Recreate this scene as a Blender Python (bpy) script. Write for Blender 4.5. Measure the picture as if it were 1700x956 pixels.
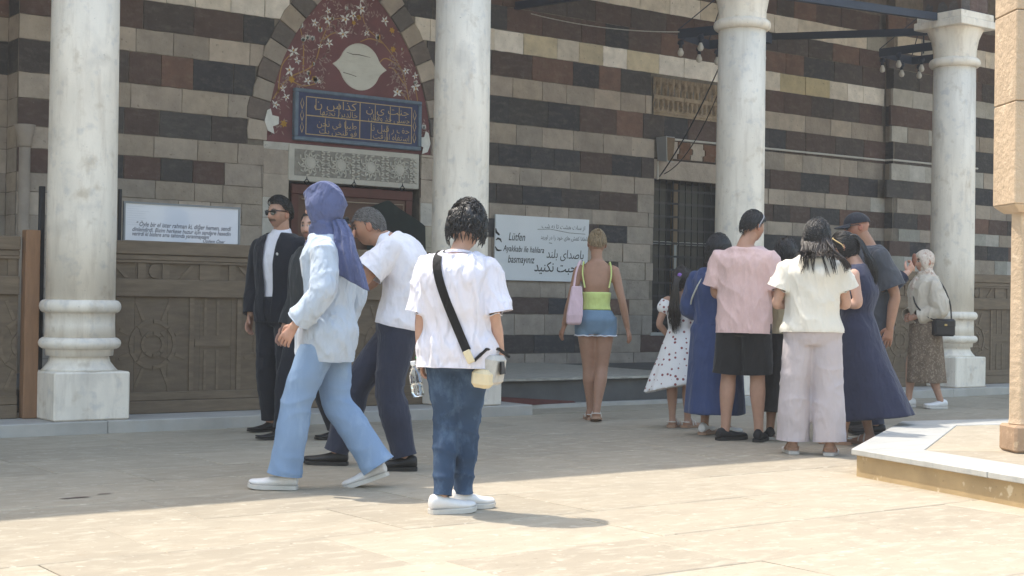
import bpy, bmesh, math, random
import numpy as np
from mathutils import Vector, Matrix, noise, Quaternion
from math import sin, cos, pi, radians, sqrt, atan2, exp

for _o in list(bpy.data.objects):
    bpy.data.objects.remove(_o)
SC = bpy.context.scene
COL = SC.collection
RNG = random.Random(7)

# ---------------------------------------------------------------- camera
# x runs along the mosque front (to the right), y into the building, z up; metres
YAW, PITCH, ROLL, CAM_H, FPX = 53.3, 0.53, 0.9, 1.03, 2400.0
_a, _p, _r = radians(YAW), radians(PITCH), radians(ROLL)
FW = Vector((cos(_a) * cos(_p), sin(_a) * cos(_p), sin(_p)))
_rt = Vector((sin(_a), -cos(_a), 0))
_up = _rt.cross(FW)
RT = _rt * cos(_r) + _up * sin(_r)
UP = -_rt * sin(_r) + _up * cos(_r)
cam = bpy.data.cameras.new('camera')
cam.sensor_width = 36.0
cam.lens = FPX / 1700.0 * 36.0
cam.clip_end = 2000
camo = bpy.data.objects.new('camera', cam)
COL.objects.link(camo)
camo.matrix_world = Matrix(((RT.x, UP.x, -FW.x, 0), (RT.y, UP.y, -FW.y, 0), (RT.z, UP.z, -FW.z, CAM_H), (0, 0, 0, 1)))
SC.camera = camo

# ---------------------------------------------------------------- light
SUN = Vector((-0.20, 0.42, 1.0)).normalized()      # towards the sun
SUN_EL = math.asin(SUN.z)
W = bpy.data.worlds.new('World')
SC.world = W
W.use_nodes = True
_nt = W.node_tree
_nt.nodes.clear()
_sky = _nt.nodes.new('ShaderNodeTexSky')
_sky.sky_type = 'NISHITA'
_sky.sun_disc = False
_sky.sun_elevation = SUN_EL
_sky.sun_rotation = atan2(SUN.x, SUN.y)
_sky.altitude = 300
_sky.air_density = 2.0
_sky.dust_density = 4.0
_bg = _nt.nodes.new('ShaderNodeBackground')
_bg.inputs['Strength'].default_value = 0.15
_wo = _nt.nodes.new('ShaderNodeOutputWorld')
_nt.links.new(_sky.outputs[0], _bg.inputs[0])
_nt.links.new(_bg.outputs[0], _wo.inputs[0])
_sl = bpy.data.lights.new('sun', 'SUN')
_sl.energy = 2.3
_sl.angle = radians(0.53)
_sl.color = (1.0, 0.93, 0.82)
_so = bpy.data.objects.new('sun', _sl)
COL.objects.link(_so)
_so.location = (0, 0, 30)
_so.rotation_euler = (-SUN).to_track_quat('-Z', 'Y').to_euler()
SC.view_settings.view_transform = 'Standard'
SC.view_settings.look = 'None'
SC.view_settings.gamma = 1.0
SC.view_settings.exposure = 1.28
SC.cycles.max_bounces = 8
SC.cycles.diffuse_bounces = 5
SC.cycles.use_denoising = True

# ---------------------------------------------------------------- helpers
def srgb(r, g, b):
    f = lambda c: (c / 255) / 12.92 if c / 255 <= 0.04045 else ((c / 255 + 0.055) / 1.055) ** 2.4
    return (f(r), f(g), f(b), 1.0)

def c4(c):
    return tuple(c) if len(c) == 4 else (c[0], c[1], c[2], 1.0)

MATS = {}
def mat(name, base=(0.5, 0.5, 0.5), rough=0.7, var=0.12, vscale=6.0, vstretch=(1, 1, 1), tint=None, bump=0.0, bscale=60.0,
        bstretch=(1, 1, 1), bdist=0.004, spec=0.35, src=None, rand=0.0, space='world', metal=0.0, trans=0.0, coat=0.0, sheen=0.0,
        spots=None, veins=None, sss=0.0, emit=None, wrinkle=None):
    """procedural principled material. src: None | 'object' (object colour) | 'attr' (vertex colour 'Col').
    var/tint: large mottling; spots: (colour, scale, threshold, amount); veins: (colour, scale, stretch, amount)."""
    if name in MATS:
        return MATS[name]
    m = bpy.data.materials.new(name)
    m.use_nodes = True
    nt = m.node_tree
    N, L = nt.nodes, nt.links
    b = N['Principled BSDF']
    b.inputs['Roughness'].default_value = rough
    b.inputs['Specular IOR Level'].default_value = spec
    b.inputs['Metallic'].default_value = metal
    b.inputs['Transmission Weight'].default_value = trans
    b.inputs['Coat Weight'].default_value = coat
    b.inputs['Sheen Weight'].default_value = sheen
    if sss:
        b.inputs['Subsurface Weight'].default_value = sss
        b.inputs['Subsurface Radius'].default_value = (0.012, 0.005, 0.003)
    if space == 'world':
        pos = N.new('ShaderNodeNewGeometry').outputs['Position']
    else:
        pos = N.new('ShaderNodeTexCoord').outputs['Object']
    def mapped(st):
        if tuple(st) == (1, 1, 1):
            return pos
        mp = N.new('ShaderNodeMapping')
        mp.inputs['Scale'].default_value = st
        L.new(pos, mp.inputs['Vector'])
        return mp.outputs[0]
    def ntex(scale, detail, st, rg=0.55):
        t = N.new('ShaderNodeTexNoise')
        t.inputs['Scale'].default_value = scale
        t.inputs['Detail'].default_value = detail
        t.inputs['Roughness'].default_value = rg
        L.new(mapped(st), t.inputs['Vector'])
        return t.outputs[0]
    def mix(fac, a, bb, mode='MIX'):
        x = N.new('ShaderNodeMix')
        x.data_type = 'RGBA'
        x.blend_type = mode
        for sock, v in ((x.inputs[0], fac), (x.inputs[6], a), (x.inputs[7], bb)):
            if hasattr(v, 'is_linked'):
                L.new(v, sock)
            else:
                sock.default_value = v
        return x.outputs[2]
    def ramp(v, lo, hi):
        r = N.new('ShaderNodeMapRange')
        r.inputs['From Min'].default_value = lo
        r.inputs['From Max'].default_value = hi
        L.new(v, r.inputs['Value'])
        return r.outputs[0]
    if src == 'object':
        c = N.new('ShaderNodeObjectInfo').outputs['Color']
    elif src == 'attr':
        a = N.new('ShaderNodeVertexColor')
        a.layer_name = 'Col'
        c = a.outputs[0]
    else:
        rgb = N.new('ShaderNodeRGB')
        rgb.outputs[0].default_value = c4(base)
        c = rgb.outputs[0]
    if rand:
        oi = N.new('ShaderNodeObjectInfo')
        hs = N.new('ShaderNodeHueSaturation')
        L.new(c, hs.inputs['Color'])
        r = N.new('ShaderNodeMapRange')
        r.inputs['To Min'].default_value = 1 - rand
        r.inputs['To Max'].default_value = 1 + rand
        L.new(oi.outputs['Random'], r.inputs['Value'])
        L.new(r.outputs[0], hs.inputs['Value'])
        c = hs.outputs[0]
    if var:
        n1 = ramp(ntex(vscale, 5, vstretch), 0.3, 0.7)
        dk = mix(1.0, c, (1 - 2 * var, 1 - 2 * var, 1 - 2 * var, 1), 'MULTIPLY')
        if tint is not None:
            dk = mix(1.0, c, c4(tint), 'MULTIPLY')
        c = mix(n1, dk, c)
    if veins:
        vc, vs, vst, va = veins
        v = ramp(ntex(vs, 6, vst, 0.65), 0.5, 0.72)
        mm = N.new('ShaderNodeMath'); mm.operation = 'MULTIPLY'; mm.inputs[1].default_value = va
        L.new(v, mm.inputs[0])
        c = mix(mm.outputs[0], c, c4(vc))
    for sp in (spots or []):
        sc_, ss, th, am = sp[:4]
        v = ramp(ntex(ss, 4, (1, 1, 1)), th, th + (sp[4] if len(sp) > 4 else 0.05))
        mm = N.new('ShaderNodeMath'); mm.operation = 'MULTIPLY'; mm.inputs[1].default_value = am
        L.new(v, mm.inputs[0])
        c = mix(mm.outputs[0], c, c4(sc_))
    L.new(c, b.inputs['Base Color'])
    if emit:
        b.inputs['Emission Color'].default_value = c4(emit[0])
        b.inputs['Emission Strength'].default_value = emit[1]
    prevn = None
    if wrinkle:
        ws, wsc, wst, wd = wrinkle
        w = ntex(wsc, 3, wst, 0.5)
        m1 = N.new('ShaderNodeMath'); m1.operation = 'SUBTRACT'; m1.inputs[1].default_value = 0.5
        m2 = N.new('ShaderNodeMath'); m2.operation = 'ABSOLUTE'
        m3 = N.new('ShaderNodeMapRange'); m3.inputs['From Max'].default_value = 0.16; m3.inputs['To Min'].default_value = 1.0; m3.inputs['To Max'].default_value = 0.0
        m3.interpolation_type = 'SMOOTHSTEP'
        L.new(w, m1.inputs[0]); L.new(m1.outputs[0], m2.inputs[0]); L.new(m2.outputs[0], m3.inputs['Value'])
        wb = N.new('ShaderNodeBump'); wb.inputs['Strength'].default_value = ws; wb.inputs['Distance'].default_value = wd
        L.new(m3.outputs[0], wb.inputs['Height'])
        prevn = wb.outputs[0]
        L.new(prevn, b.inputs['Normal'])
    if bump:
        bn = N.new('ShaderNodeBump')
        if prevn is not None:
            L.new(prevn, bn.inputs['Normal'])
        bn.inputs['Strength'].default_value = bump
        bn.inputs['Distance'].default_value = bdist
        L.new(ntex(bscale, 6, bstretch, 0.6), bn.inputs['Height'])
        L.new(bn.outputs[0], b.inputs['Normal'])
    MATS[name] = m
    return m

class MB:
    """collects geometry, then links it as ONE mesh object"""
    def __init__(s):
        s.v, s.f, s.m, s.c = [], [], [], []
        s.mats = []
        s.cur = 0
    def use(s, material):
        if material not in s.mats:
            s.mats.append(material)
        s.cur = s.mats.index(material)
        return s
    def add(s, vs, fs):
        o = len(s.v)
        s.v.extend([tuple(p) for p in vs])
        for f in fs:
            s.f.append(tuple(i + o for i in f))
            s.m.append(s.cur)
        return o
    def box(s, x0, x1, y0, y1, z0, z1):
        s.add([(x0, y0, z0), (x1, y0, z0), (x1, y1, z0), (x0, y1, z0), (x0, y0, z1), (x1, y0, z1), (x1, y1, z1), (x0, y1, z1)],
              [(0, 3, 2, 1), (4, 5, 6, 7), (0, 1, 5, 4), (1, 2, 6, 5), (2, 3, 7, 6), (3, 0, 4, 7)])
        return s
    def hexa(s, bot, top):
        s.add(list(bot) + list(top), [(0, 3, 2, 1), (4, 5, 6, 7), (0, 1, 5, 4), (1, 2, 6, 5), (2, 3, 7, 6), (3, 0, 4, 7)])
        return s
    def prism(s, poly, y0, y1, plane='xz'):
        """poly of (a,b) extruded; plane xz -> along y, plane xy -> along z"""
        n = len(poly)
        if plane == 'xz':
            vs = [(a, y0, b) for a, b in poly] + [(a, y1, b) for a, b in poly]
        elif plane == 'xy':
            vs = [(a, b, y0) for a, b in poly] + [(a, b, y1) for a, b in poly]
        else:
            vs = [(y0, a, b) for a, b in poly] + [(y1, a, b) for a, b in poly]
        s.add(vs, [tuple(range(n)), tuple(range(2 * n - 1, n - 1, -1))] + [(i, i + n, (i + 1) % n + n, (i + 1) % n) for i in range(n)])
        return s
    def lathe(s, prof, cx=0, cy=0, n=40, cap=True):
        vs, fs = [], []
        for r, z in prof:
            for k in range(n):
                vs.append((cx + r * cos(2 * pi * k / n), cy + r * sin(2 * pi * k / n), z))
        for i in range(len(prof) - 1):
            for k in range(n):
                fs.append((i * n + k, i * n + (k + 1) % n, (i + 1) * n + (k + 1) % n, (i + 1) * n + k))
        if cap:
            fs.append(tuple(range(n - 1, -1, -1)))
            fs.append(tuple(range((len(prof) - 1) * n, len(prof) * n)))
        s.add(vs, fs)
        return s
    def tube(s, pts, rad, n=8, cap=True):
        """round tube through pts; rad a number or one per point"""
        pts = [Vector(p) for p in pts]
        if not hasattr(rad, '__len__'):
            rad = [rad] * len(pts)
        vs, fs = [], []
        t0 = (pts[1] - pts[0]).normalized()
        ref = Vector((0, 0, 1)) if abs(t0.z) < 0.9 else Vector((1, 0, 0))
        u = t0.cross(ref).normalized()
        for i, p in enumerate(pts):
            t = (pts[min(i + 1, len(pts) - 1)] - pts[max(i - 1, 0)]).normalized()
            u = (u - t * u.dot(t)).normalized()
            w = t.cross(u)
            for k in range(n):
                a = 2 * pi * k / n
                vs.append(p + (u * cos(a) + w * sin(a)) * rad[i])
        for i in range(len(pts) - 1):
            for k in range(n):
                fs.append((i * n + k, i * n + (k + 1) % n, (i + 1) * n + (k + 1) % n, (i + 1) * n + k))
        if cap:
            fs.append(tuple(range(n - 1, -1, -1)))
            fs.append(tuple(range((len(pts) - 1) * n, len(pts) * n)))
        s.add(vs, fs)
        return s
    def strip(s, pts, w, y):
        """flat ribbon in the xz plane at depth y"""
        vs, fs = [], []
        for i, p in enumerate(pts):
            a, b = pts[max(i - 1, 0)], pts[min(i + 1, len(pts) - 1)]
            d = Vector((b[0] - a[0], b[1] - a[1]))
            d = d.normalized() if d.length > 1e-9 else Vector((1, 0))
            ww = (w[i] if hasattr(w, '__len__') else w) / 2
            vs += [(p[0] - d.y * ww, y, p[1] + d.x * ww), (p[0] + d.y * ww, y, p[1] - d.x * ww)]
        for i in range(len(pts) - 1):
            fs.append((2 * i, 2 * i + 1, 2 * i + 3, 2 * i + 2))
        s.add(vs, fs)
        return s
    def mesh(s, name, smooth=False):
        me = bpy.data.meshes.new(name)
        me.from_pydata(s.v, [], s.f)
        for m in s.mats:
            me.materials.append(m)
        if len(s.mats) > 1:
            me.polygons.foreach_set('material_index', s.m)
        if smooth:
            me.polygons.foreach_set('use_smooth', [True] * len(me.polygons))
        me.update()
        return me
    def build(s, name, material=None, parent=None, smooth=False, bevel=0.0, fixn=True, loc=None):
        if material is not None and not s.mats:
            s.mats = [material]
            s.m = [0] * len(s.f)
        me = s.mesh(name, smooth)
        if fixn or bevel:
            bm = bmesh.new()
            bm.from_mesh(me)
            if bevel:
                bmesh.ops.bevel(bm, geom=[e for e in bm.edges if len(e.link_faces) == 2 and e.calc_face_angle(0) > 0.5], offset=bevel, segments=1, affect='EDGES', clamp_overlap=True)
            bmesh.ops.recalc_face_normals(bm, faces=bm.faces)
            bm.to_mesh(me)
            bm.free()
        return obj(name, me, parent, loc)

def obj(name, data, parent=None, loc=None):
    o = bpy.data.objects.new(name, data)
    COL.objects.link(o)
    if parent is not None:
        o.parent = parent
    if loc is not None:
        o.location = loc
    return o

def smooth_by_angle(o, ang=40):
    me = o.data
    me.polygons.foreach_set('use_smooth', [True] * len(me.polygons))
    bm = bmesh.new(); bm.from_mesh(me)
    for e in bm.edges:
        e.smooth = not (len(e.link_faces) == 2 and e.calc_face_angle(0) > radians(ang))
    bm.to_mesh(me); bm.free()

def empty(name, loc=(0, 0, 0), rz=0.0):
    o = bpy.data.objects.new(name, None)
    o.empty_display_size = 0.1
    COL.objects.link(o)
    o.location = loc
    o.rotation_euler = (0, 0, rz)
    return o

def tag(o, label=None, cat=None, group=None, kind=None):
    for k, v in (('label', label), ('category', cat), ('group', group), ('kind', kind)):
        if v:
            o[k] = v
    return o

def in_view(p, marg=60):
    v = Vector(p) - Vector((0, 0, CAM_H))
    d = v.dot(FW)
    if d < 0.3:
        return False, 0
    px, py = 850 + FPX * v.dot(RT) / d, 478 - FPX * v.dot(UP) / d
    return (-marg < px < 1700 + marg and -marg < py < 956 + marg), d

def text_mesh(body, size, shear=0.0, xs=1.0, align='LEFT', weight=0.0):
    """letters as flat mesh data in the xy plane"""
    cu = bpy.data.curves.new('lettering', 'FONT')
    cu.body = body
    cu.size = size
    cu.shear = shear
    cu.align_x = align
    cu.offset = weight
    cu.resolution_u = 3
    t = bpy.data.objects.new('lettering', cu)
    COL.objects.link(t)
    bpy.context.view_layer.update()
    dg = bpy.context.evaluated_depsgraph_get()
    me = bpy.data.meshes.new_from_object(t.evaluated_get(dg))
    bpy.data.objects.remove(t)
    bpy.data.curves.remove(cu)
    for v in me.vertices:
        v.co.x *= xs
    return me

_AR = {  # isolated, final, initial, medial
    'ا': (0xFE8D, 0xFE8E, 0, 0), 'ب': (0xFE8F, 0xFE90, 0xFE91, 0xFE92), 'ت': (0xFE95, 0xFE96, 0xFE97, 0xFE98),
    'ج': (0xFE9D, 0xFE9E, 0xFE9F, 0xFEA0), 'ح': (0xFEA1, 0xFEA2, 0xFEA3, 0xFEA4), 'خ': (0xFEA5, 0xFEA6, 0xFEA7, 0xFEA8),
    'د': (0xFEA9, 0xFEAA, 0, 0), 'ذ': (0xFEAB, 0xFEAC, 0, 0), 'ر': (0xFEAD, 0xFEAE, 0, 0), 'ز': (0xFEAF, 0xFEB0, 0, 0),
    'س': (0xFEB1, 0xFEB2, 0xFEB3, 0xFEB4), 'ش': (0xFEB5, 0xFEB6, 0xFEB7, 0xFEB8), 'ص': (0xFEB9, 0xFEBA, 0xFEBB, 0xFEBC),
    'ط': (0xFEC1, 0xFEC2, 0xFEC3, 0xFEC4), 'ف': (0xFED1, 0xFED2, 0xFED3, 0xFED4), 'ق': (0xFED5, 0xFED6, 0xFED7, 0xFED8),
    'ک': (0xFB8E, 0xFB8F, 0xFB90, 0xFB91), 'ك': (0xFED9, 0xFEDA, 0xFEDB, 0xFEDC), 'ل': (0xFEDD, 0xFEDE, 0xFEDF, 0xFEE0),
    'م': (0xFEE1, 0xFEE2, 0xFEE3, 0xFEE4), 'ن': (0xFEE5, 0xFEE6, 0xFEE7, 0xFEE8), 'ه': (0xFEE9, 0xFEEA, 0xFEEB, 0xFEEC),
    'و': (0xFEED, 0xFEEE, 0, 0), 'ي': (0xFEF1, 0xFEF2, 0xFEF3, 0xFEF4), 'ی': (0xFBFC, 0xFBFD, 0xFBFE, 0xFBFF)}

def arabic(txt):
    """shape letters into their joined forms and put them in visual order"""
    out = []
    for i, ch in enumerate(txt):
        if ch not in _AR:
            out.append(ch)
            continue
        f = _AR[ch]
        prev = i > 0 and txt[i - 1] in _AR and _AR[txt[i - 1]][2]
        nxt = i + 1 < len(txt) and txt[i + 1] in _AR and f[2]
        out.append(chr(f[3] if prev and nxt else f[1] if prev else f[2] if nxt else f[0]))
    return ''.join(reversed(out))

def lettering(body, size, material, parent, x, y, z, align='LEFT', shear=0.0, xs=1.0, weight=0.0, rot=0.0, name='lettering'):
    """flat printed words standing on a plane facing -y"""
    me = text_mesh(body, size, shear, xs, align, weight)
    me.materials.clear()
    me.materials.append(material)
    o = obj(name, me, parent, (x, y, z))
    o.rotation_euler = (radians(90), 0, 0)
    if rot:
        o.rotation_euler = (Matrix.Rotation(-rot, 3, 'Y') @ Matrix.Rotation(radians(90), 3, 'X')).to_euler()
    return o
# ================================================================ materials
M_TRAV = mat('travertine_paving', srgb(166, 155, 137), 0.6, var=0.07, vscale=3.0, vstretch=(1, 1.5, 1), rand=0.10, bump=0.5, bscale=34,
             bstretch=(1, 2, 1), bdist=0.005, veins=(srgb(190, 181, 163), 6.0, (1, 2.0, 1), 0.6),
             spots=[(srgb(150, 136, 116), 9.0, 0.62, 0.35), (srgb(120, 106, 90), 26.0, 0.66, 0.5), (srgb(198, 190, 174), 15.0, 0.63, 0.5), (srgb(96, 84, 72), 70.0, 0.69, 0.6)], spec=0.25)
M_JOINT = mat('paving_joint_mortar', srgb(92, 80, 66), 0.9, var=0.2, vscale=20)
M_STEP = mat('grey_marble_step', srgb(182, 177, 170), 0.6, var=0.1, vscale=5, bump=0.2, veins=(srgb(175, 176, 176), 5, (1, 3, 1), 0.5))
M_RISER = mat('dark_felt_riser', srgb(98, 97, 96), 0.9, var=0.15, vscale=4, bump=0.3, bscale=90)
M_CARPET = mat('woven_floor_carpet', srgb(190, 184, 172), 0.95, var=0.25, vscale=30, vstretch=(0.3, 3, 1), bump=0.5, bscale=80, veins=(srgb(120, 116, 112), 24, (0.25, 5, 1), 0.7))
M_MAROONMAT = mat('maroon_mat', srgb(96, 52, 46), 0.95, var=0.15, vscale=15, bump=0.4)
M_MARBLE = mat('column_marble', srgb(246, 236, 222), 0.55, var=0.09, vscale=2.6, vstretch=(2, 2, 0.5), bump=0.35, bscale=14, bdist=0.008,
               veins=(srgb(204, 191, 176), 5.0, (3, 3, 0.45), 0.6), spots=[(srgb(184, 166, 142), 6.5, 0.60, 0.55, 0.14), (srgb(170, 164, 158), 3.0, 0.58, 0.45, 0.2), (srgb(190, 186, 184), 9, 0.56, 0.5, 0.15), (srgb(120, 116, 110), 55, 0.68, 0.5)])
M_STONE_O = mat('ashlar_stone', (0.5, 0.5, 0.5), 0.85, var=0.13, vscale=7, bump=0.7, bscale=22, bdist=0.014, src='object',
                veins=(srgb(168, 158, 146), 9, (1, 1, 2), 0.16), spots=[(srgb(80, 73, 66), 30, 0.66, 0.45), (srgb(176, 168, 156), 22, 0.70, 0.3)])
M_STONE_A = mat('ashlar_stone_mass', (0.5, 0.5, 0.5), 0.85, var=0.13, vscale=7, bump=0.7, bscale=22, bdist=0.014, src='attr',
                veins=(srgb(168, 158, 146), 9, (1, 1, 2), 0.16), spots=[(srgb(80, 73, 66), 30, 0.66, 0.45), (srgb(176, 168, 156), 22, 0.70, 0.3)])
M_MORTAR = mat('wall_mortar', srgb(136, 126, 115), 0.95, var=0.2, vscale=12, bump=0.3)
M_PLASTER = mat('portico_plaster', srgb(205, 196, 182), 0.9, var=0.06, vscale=2)
M_WOOD = mat('weathered_carved_wood', srgb(124, 107, 88), 0.7, var=0.16, vscale=5, vstretch=(1, 1, 6), bump=0.3, bscale=26, bstretch=(1, 1, 6), veins=(srgb(104, 90, 72), 8, (0.6, 1, 9), 0.6))
M_WOOD_D = mat('recessed_carved_wood', srgb(116, 100, 82), 0.75, var=0.15, vscale=6, vstretch=(1, 1, 5), bump=0.3, bscale=30)
M_WOOD_O = mat('orange_brown_wood_post', srgb(142, 106, 78), 0.6, var=0.1, vscale=6, vstretch=(6, 6, 1), bump=0.2, bscale=30, bstretch=(5, 5, 1))
M_IRON = mat('dark_blue_iron', srgb(44, 54, 72), 0.55, var=0.1, vscale=10, bump=0.15)
M_BLACK_IRON = mat('black_window_iron', srgb(42, 42, 46), 0.6, var=0.1, vscale=12)

LIGHT = [srgb(184, 169, 156), srgb(175, 161, 149), srgb(192, 177, 163), srgb(169, 157, 146), srgb(178, 163, 148)]
CREAM = [srgb(248, 236, 222), srgb(240, 228, 214), srgb(252, 242, 232), srgb(234, 220, 202), srgb(222, 206, 178)]
DARKS = [srgb(80, 76, 75), srgb(72, 70, 72), srgb(88, 79, 76), srgb(97, 79, 73), srgb(99, 78, 72), srgb(82, 74, 72), srgb(93, 77, 72), srgb(69, 67, 71)]
RUST = srgb(124, 96, 84)

# ================================================================ ground and paving
pav = MB().box(-60, 80, -60, 10.50, -0.30, -0.014).build('courtyard_pavement', M_JOINT)
tag(pav, kind='structure')
def slab_mesh(seed):
    r = random.Random(seed)
    j = lambda: r.uniform(-0.004, 0.004)
    b = MB()
    base = [(-0.5, -0.5), (0.5, -0.5), (0.5, 0.5), (-0.5, 0.5)]
    top = [(x + j(), y + j()) for x, y in base]
    ring = [(x * 0.992, y * 0.985) for x, y in top]
    z1 = [r.uniform(-0.0015, 0.0015) for _ in range(4)]
    b.add([(x, y, -0.02) for x, y in base] + [(x, y, -0.003) for x, y in top] + [(ring[i][0], ring[i][1], z1[i]) for i in range(4)],
          [(i, (i + 1) % 4, 4 + (i + 1) % 4, 4 + i) for i in range(4)] + [(4 + i, 4 + (i + 1) % 4, 8 + (i + 1) % 4, 8 + i) for i in range(4)] + [(8, 9, 10, 11)])
    b.use(M_TRAV); b.m = [0] * len(b.f)
    return b.mesh('paving_slab')
SLABS = [slab_mesh(i) for i in range(8)]
far = MB().use(M_TRAV)
r = random.Random(21)
y = -14.0
slab_list = []
while y < 10.45:
    d = r.choice([0.58, 0.66, 0.74])
    y1 = min(y + d, 10.45)
    if 10.45 - y1 < 0.2:
        y1 = 10.45
    x = -8.0 - r.random()
    while x < 22:
        ln = r.uniform(0.8, 1.35)
        slab_list.append((x, x + ln, y, y1))
        x += ln
    y = y1
for (x0, x1, y0, y1) in slab_list:
    cx, cy = (x0 + x1) / 2, (y0 + y1) / 2
    vis = any(in_view(p, 10)[0] for p in ((x0, y0, 0), (x1, y0, 0), (x0, y1, 0), (x1, y1, 0), (cx, cy, 0)))
    g = 0.005
    if vis and cy < 10.5:
        o = obj('paving_slab', r.choice(SLABS), pav, (cx, cy, r.uniform(-0.002, 0.0005)))
        o.scale = (x1 - x0 - g, y1 - y0 - g, 1)
        o.rotation_euler = (r.uniform(-0.002, 0.002), r.uniform(-0.001, 0.001), r.choice([0, pi]))
    else:
        z = r.uniform(-0.004, -0.001)
        far.box(x0 + g, x1 - g, y0 + g, y1 - g, -0.02, z)
for (x0, x1, y0, y1) in ((-60, -8.2, -60, 10.45), (22.9, 80, -60, 10.45), (-8.2, 22.9, -60, -14.01)):
    far.box(x0, x1, y0, y1, -0.013, -0.004)
tag(far.build('paving_slabs_beyond', None, pav), kind='stuff')

# chipped hollow with dirt in the paving near the left edge
ch = MB()
for (ax_, ay_, sx_, sy_, sd_) in ((2.62, 7.18, .09, .022, 1), (2.80, 7.25, .05, .014, 2)):
    rr0 = random.Random(sd_)
    pts = [(ax_ + sx_ * rr0.uniform(.6, 1.1) * cos(k * pi / 6) + .5 * sy_ * sin(k * pi / 6), ay_ + sy_ * rr0.uniform(.5, 1.2) * sin(k * pi / 6)) for k in range(12)]
    ch.add([(a, b_, 0.0035) for a, b_ in pts], [tuple(range(12))])
tag(ch.build('chipped_hollow', mat('dirt_in_chip', srgb(120, 104, 96), 0.95, var=0.2, vscale=30), pav, fixn=False), kind='stuff')
# step along the colonnade and raised prayer floor of the portico
st = MB()
sx = -8.0
while sx < 8.0:
    ln = min(r.uniform(1.1, 1.9), 8.05 - sx)
    if 8.05 - sx - ln < 0.4:
        ln = 8.05 - sx
    st.box(sx + 0.002, sx + ln - 0.002, 10.45, 11.5, -0.02, 0.09)
    sx += ln
tag(st.build('stone_step', M_STEP, bevel=0.006), 'long grey marble step under the left columns and carved screen', 'step')
st = MB()
sx = 10.75
while sx < 32:
    ln = r.uniform(1.1, 1.9)
    st.box(sx + 0.002, sx + ln - 0.002, 10.45, 11.5, -0.02, 0.09)
    sx += ln
tag(st.build('stone_step', M_STEP, bevel=0.006), 'grey marble step under the right columns behind the group', 'step')
MB().box(8.05, 10.75, 10.50, 11.17, -0.3, -0.002).build('threshold_paving', M_TRAV).parent = pav
tag(MB().box(8.06, 10.74, 11.05, 11.163, -0.01, 0.035).build('threshold_sill', M_STEP, bevel=0.004), 'low pale threshold strip before the raised floor', 'threshold')
fl = MB().box(-8, 34, 11.51, 15, -0.02, 0.262).build('portico_floor', M_RISER)
tag(fl, kind='structure')
MB().box(8.04, 10.76, 11.17, 11.505, -0.02, 0.262).build('floor_riser', M_RISER, fl)
cp = MB()
n = 40
for i in range(n):
    xa, xb = 8.0 + 2.9 * i / n, 8.0 + 2.9 * (i + 1) / n
    ya = 11.15 + 0.02 * noise.noise((xa * 2, 0, 0)) - 0.03
    yb = 11.15 + 0.02 * noise.noise((xb * 2, 0, 0)) - 0.03
    za, zb = 0.285 + 0.006 * noise.noise((xa * 3, 5, 0)), 0.285 + 0.006 * noise.noise((xb * 3, 5, 0))
    cp.hexa([(xa, ya, za - 0.022), (xb, yb, zb - 0.022), (xb, 14.0, 0.264), (xa, 14.0, 0.264)], [(xa, ya, za), (xb, yb, zb), (xb, 14.0, 0.287), (xa, 14.0, 0.287)])
tag(cp.build('floor_carpet', M_CARPET), 'pale woven carpet on the raised portico floor below the handwritten notice', 'carpet')
tag(MB().hexa([(8.12, 10.98, 0.036), (9.1, 11.12, 0.036), (9.1, 11.16, 0.036), (8.12, 11.16, 0.036)], [(8.12, 11.1, 0.11), (9.1, 11.15, 0.05), (9.1, 11.16, 0.05), (8.12, 11.16, 0.12)]).build('maroon_mat', M_MAROONMAT),
    'dark maroon mat folded against the raised floor beside the middle column', 'mat')

# ================================================================ mosque wall
WY = 14.1
ROWS = [(0.25, 0.395, 'L'), (0.395, 0.621, 'D'), (0.621, 0.877, 'L'), (0.877, 1.081, 'D'), (1.081, 1.33, 'L'), (1.33, 1.56, 'D'), (1.56, 1.80, 'L'),
        (1.80, 2.024, 'D'), (2.024, 2.213, 'L'), (2.213, 2.45, 'D'), (2.45, 2.667, 'L'), (2.667, 2.936, 'D'), (2.936, 3.185, 'L'),
        (3.185, 3.51, 'D'), (3.51, 3.75, 'L'), (3.75, 4.05, 'D'), (4.05, 4.31, 'C'), (4.31, 4.60, 'D'), (4.60, 4.86, 'D'), (4.86, 5.12, 'C'), (5.12, 5.4, 'D')]
wall = MB().box(4.5, 34, WY + 0.012, WY + 0.8, -0.05, 7.6).build('mosque_wall', M_MORTAR)
# portal and window openings are cut as recesses by building the core in pieces
def stone_mesh(seed):
    rr = random.Random(seed)
    b = MB().use(M_STONE_O)
    nx, nz = 4, 3
    fr = []
    for iz in range(nz + 1):
        for ix in range(nx + 1):
            u, v = ix / nx - 0.5, iz / nz - 0.5
            edge_u, edge_v = ix in (0, nx), iz in (0, nz)
            du = rr.uniform(-0.006, 0.006) if edge_u else rr.uniform(-0.03, 0.03)
            dv = rr.uniform(-0.014, 0.014) if edge_v else rr.uniform(-0.04, 0.04)
            dep = rr.uniform(0.0, 0.18)
            if edge_u or edge_v:
                dep += rr.uniform(0.12, 0.5)
            fr.append((u + du, dep, v + dv))
    b.add(fr, [(a, a + 1, a + nx + 2, a + nx + 1) for iz in range(nz) for a in range(iz * (nx + 1), iz * (nx + 1) + nx)])
    bd = [i for i in range(nx)] + [nx + (nx + 1) * k for k in range(nz)] + [(nx + 1) * (nz + 1) - 1 - i for i in range(nx)] + [(nx + 1) * (nz - k) for k in range(nz)]
    o = len(b.v)
    b.v += [(b.v[i][0], 4.0, b.v[i][2]) for i in bd]
    m = len(bd)
    for i in range(m):
        b.f.append((bd[i], o + i, o + (i + 1) % m, bd[(i + 1) % m])); b.m.append(0)
    return b.mesh('stone')
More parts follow.
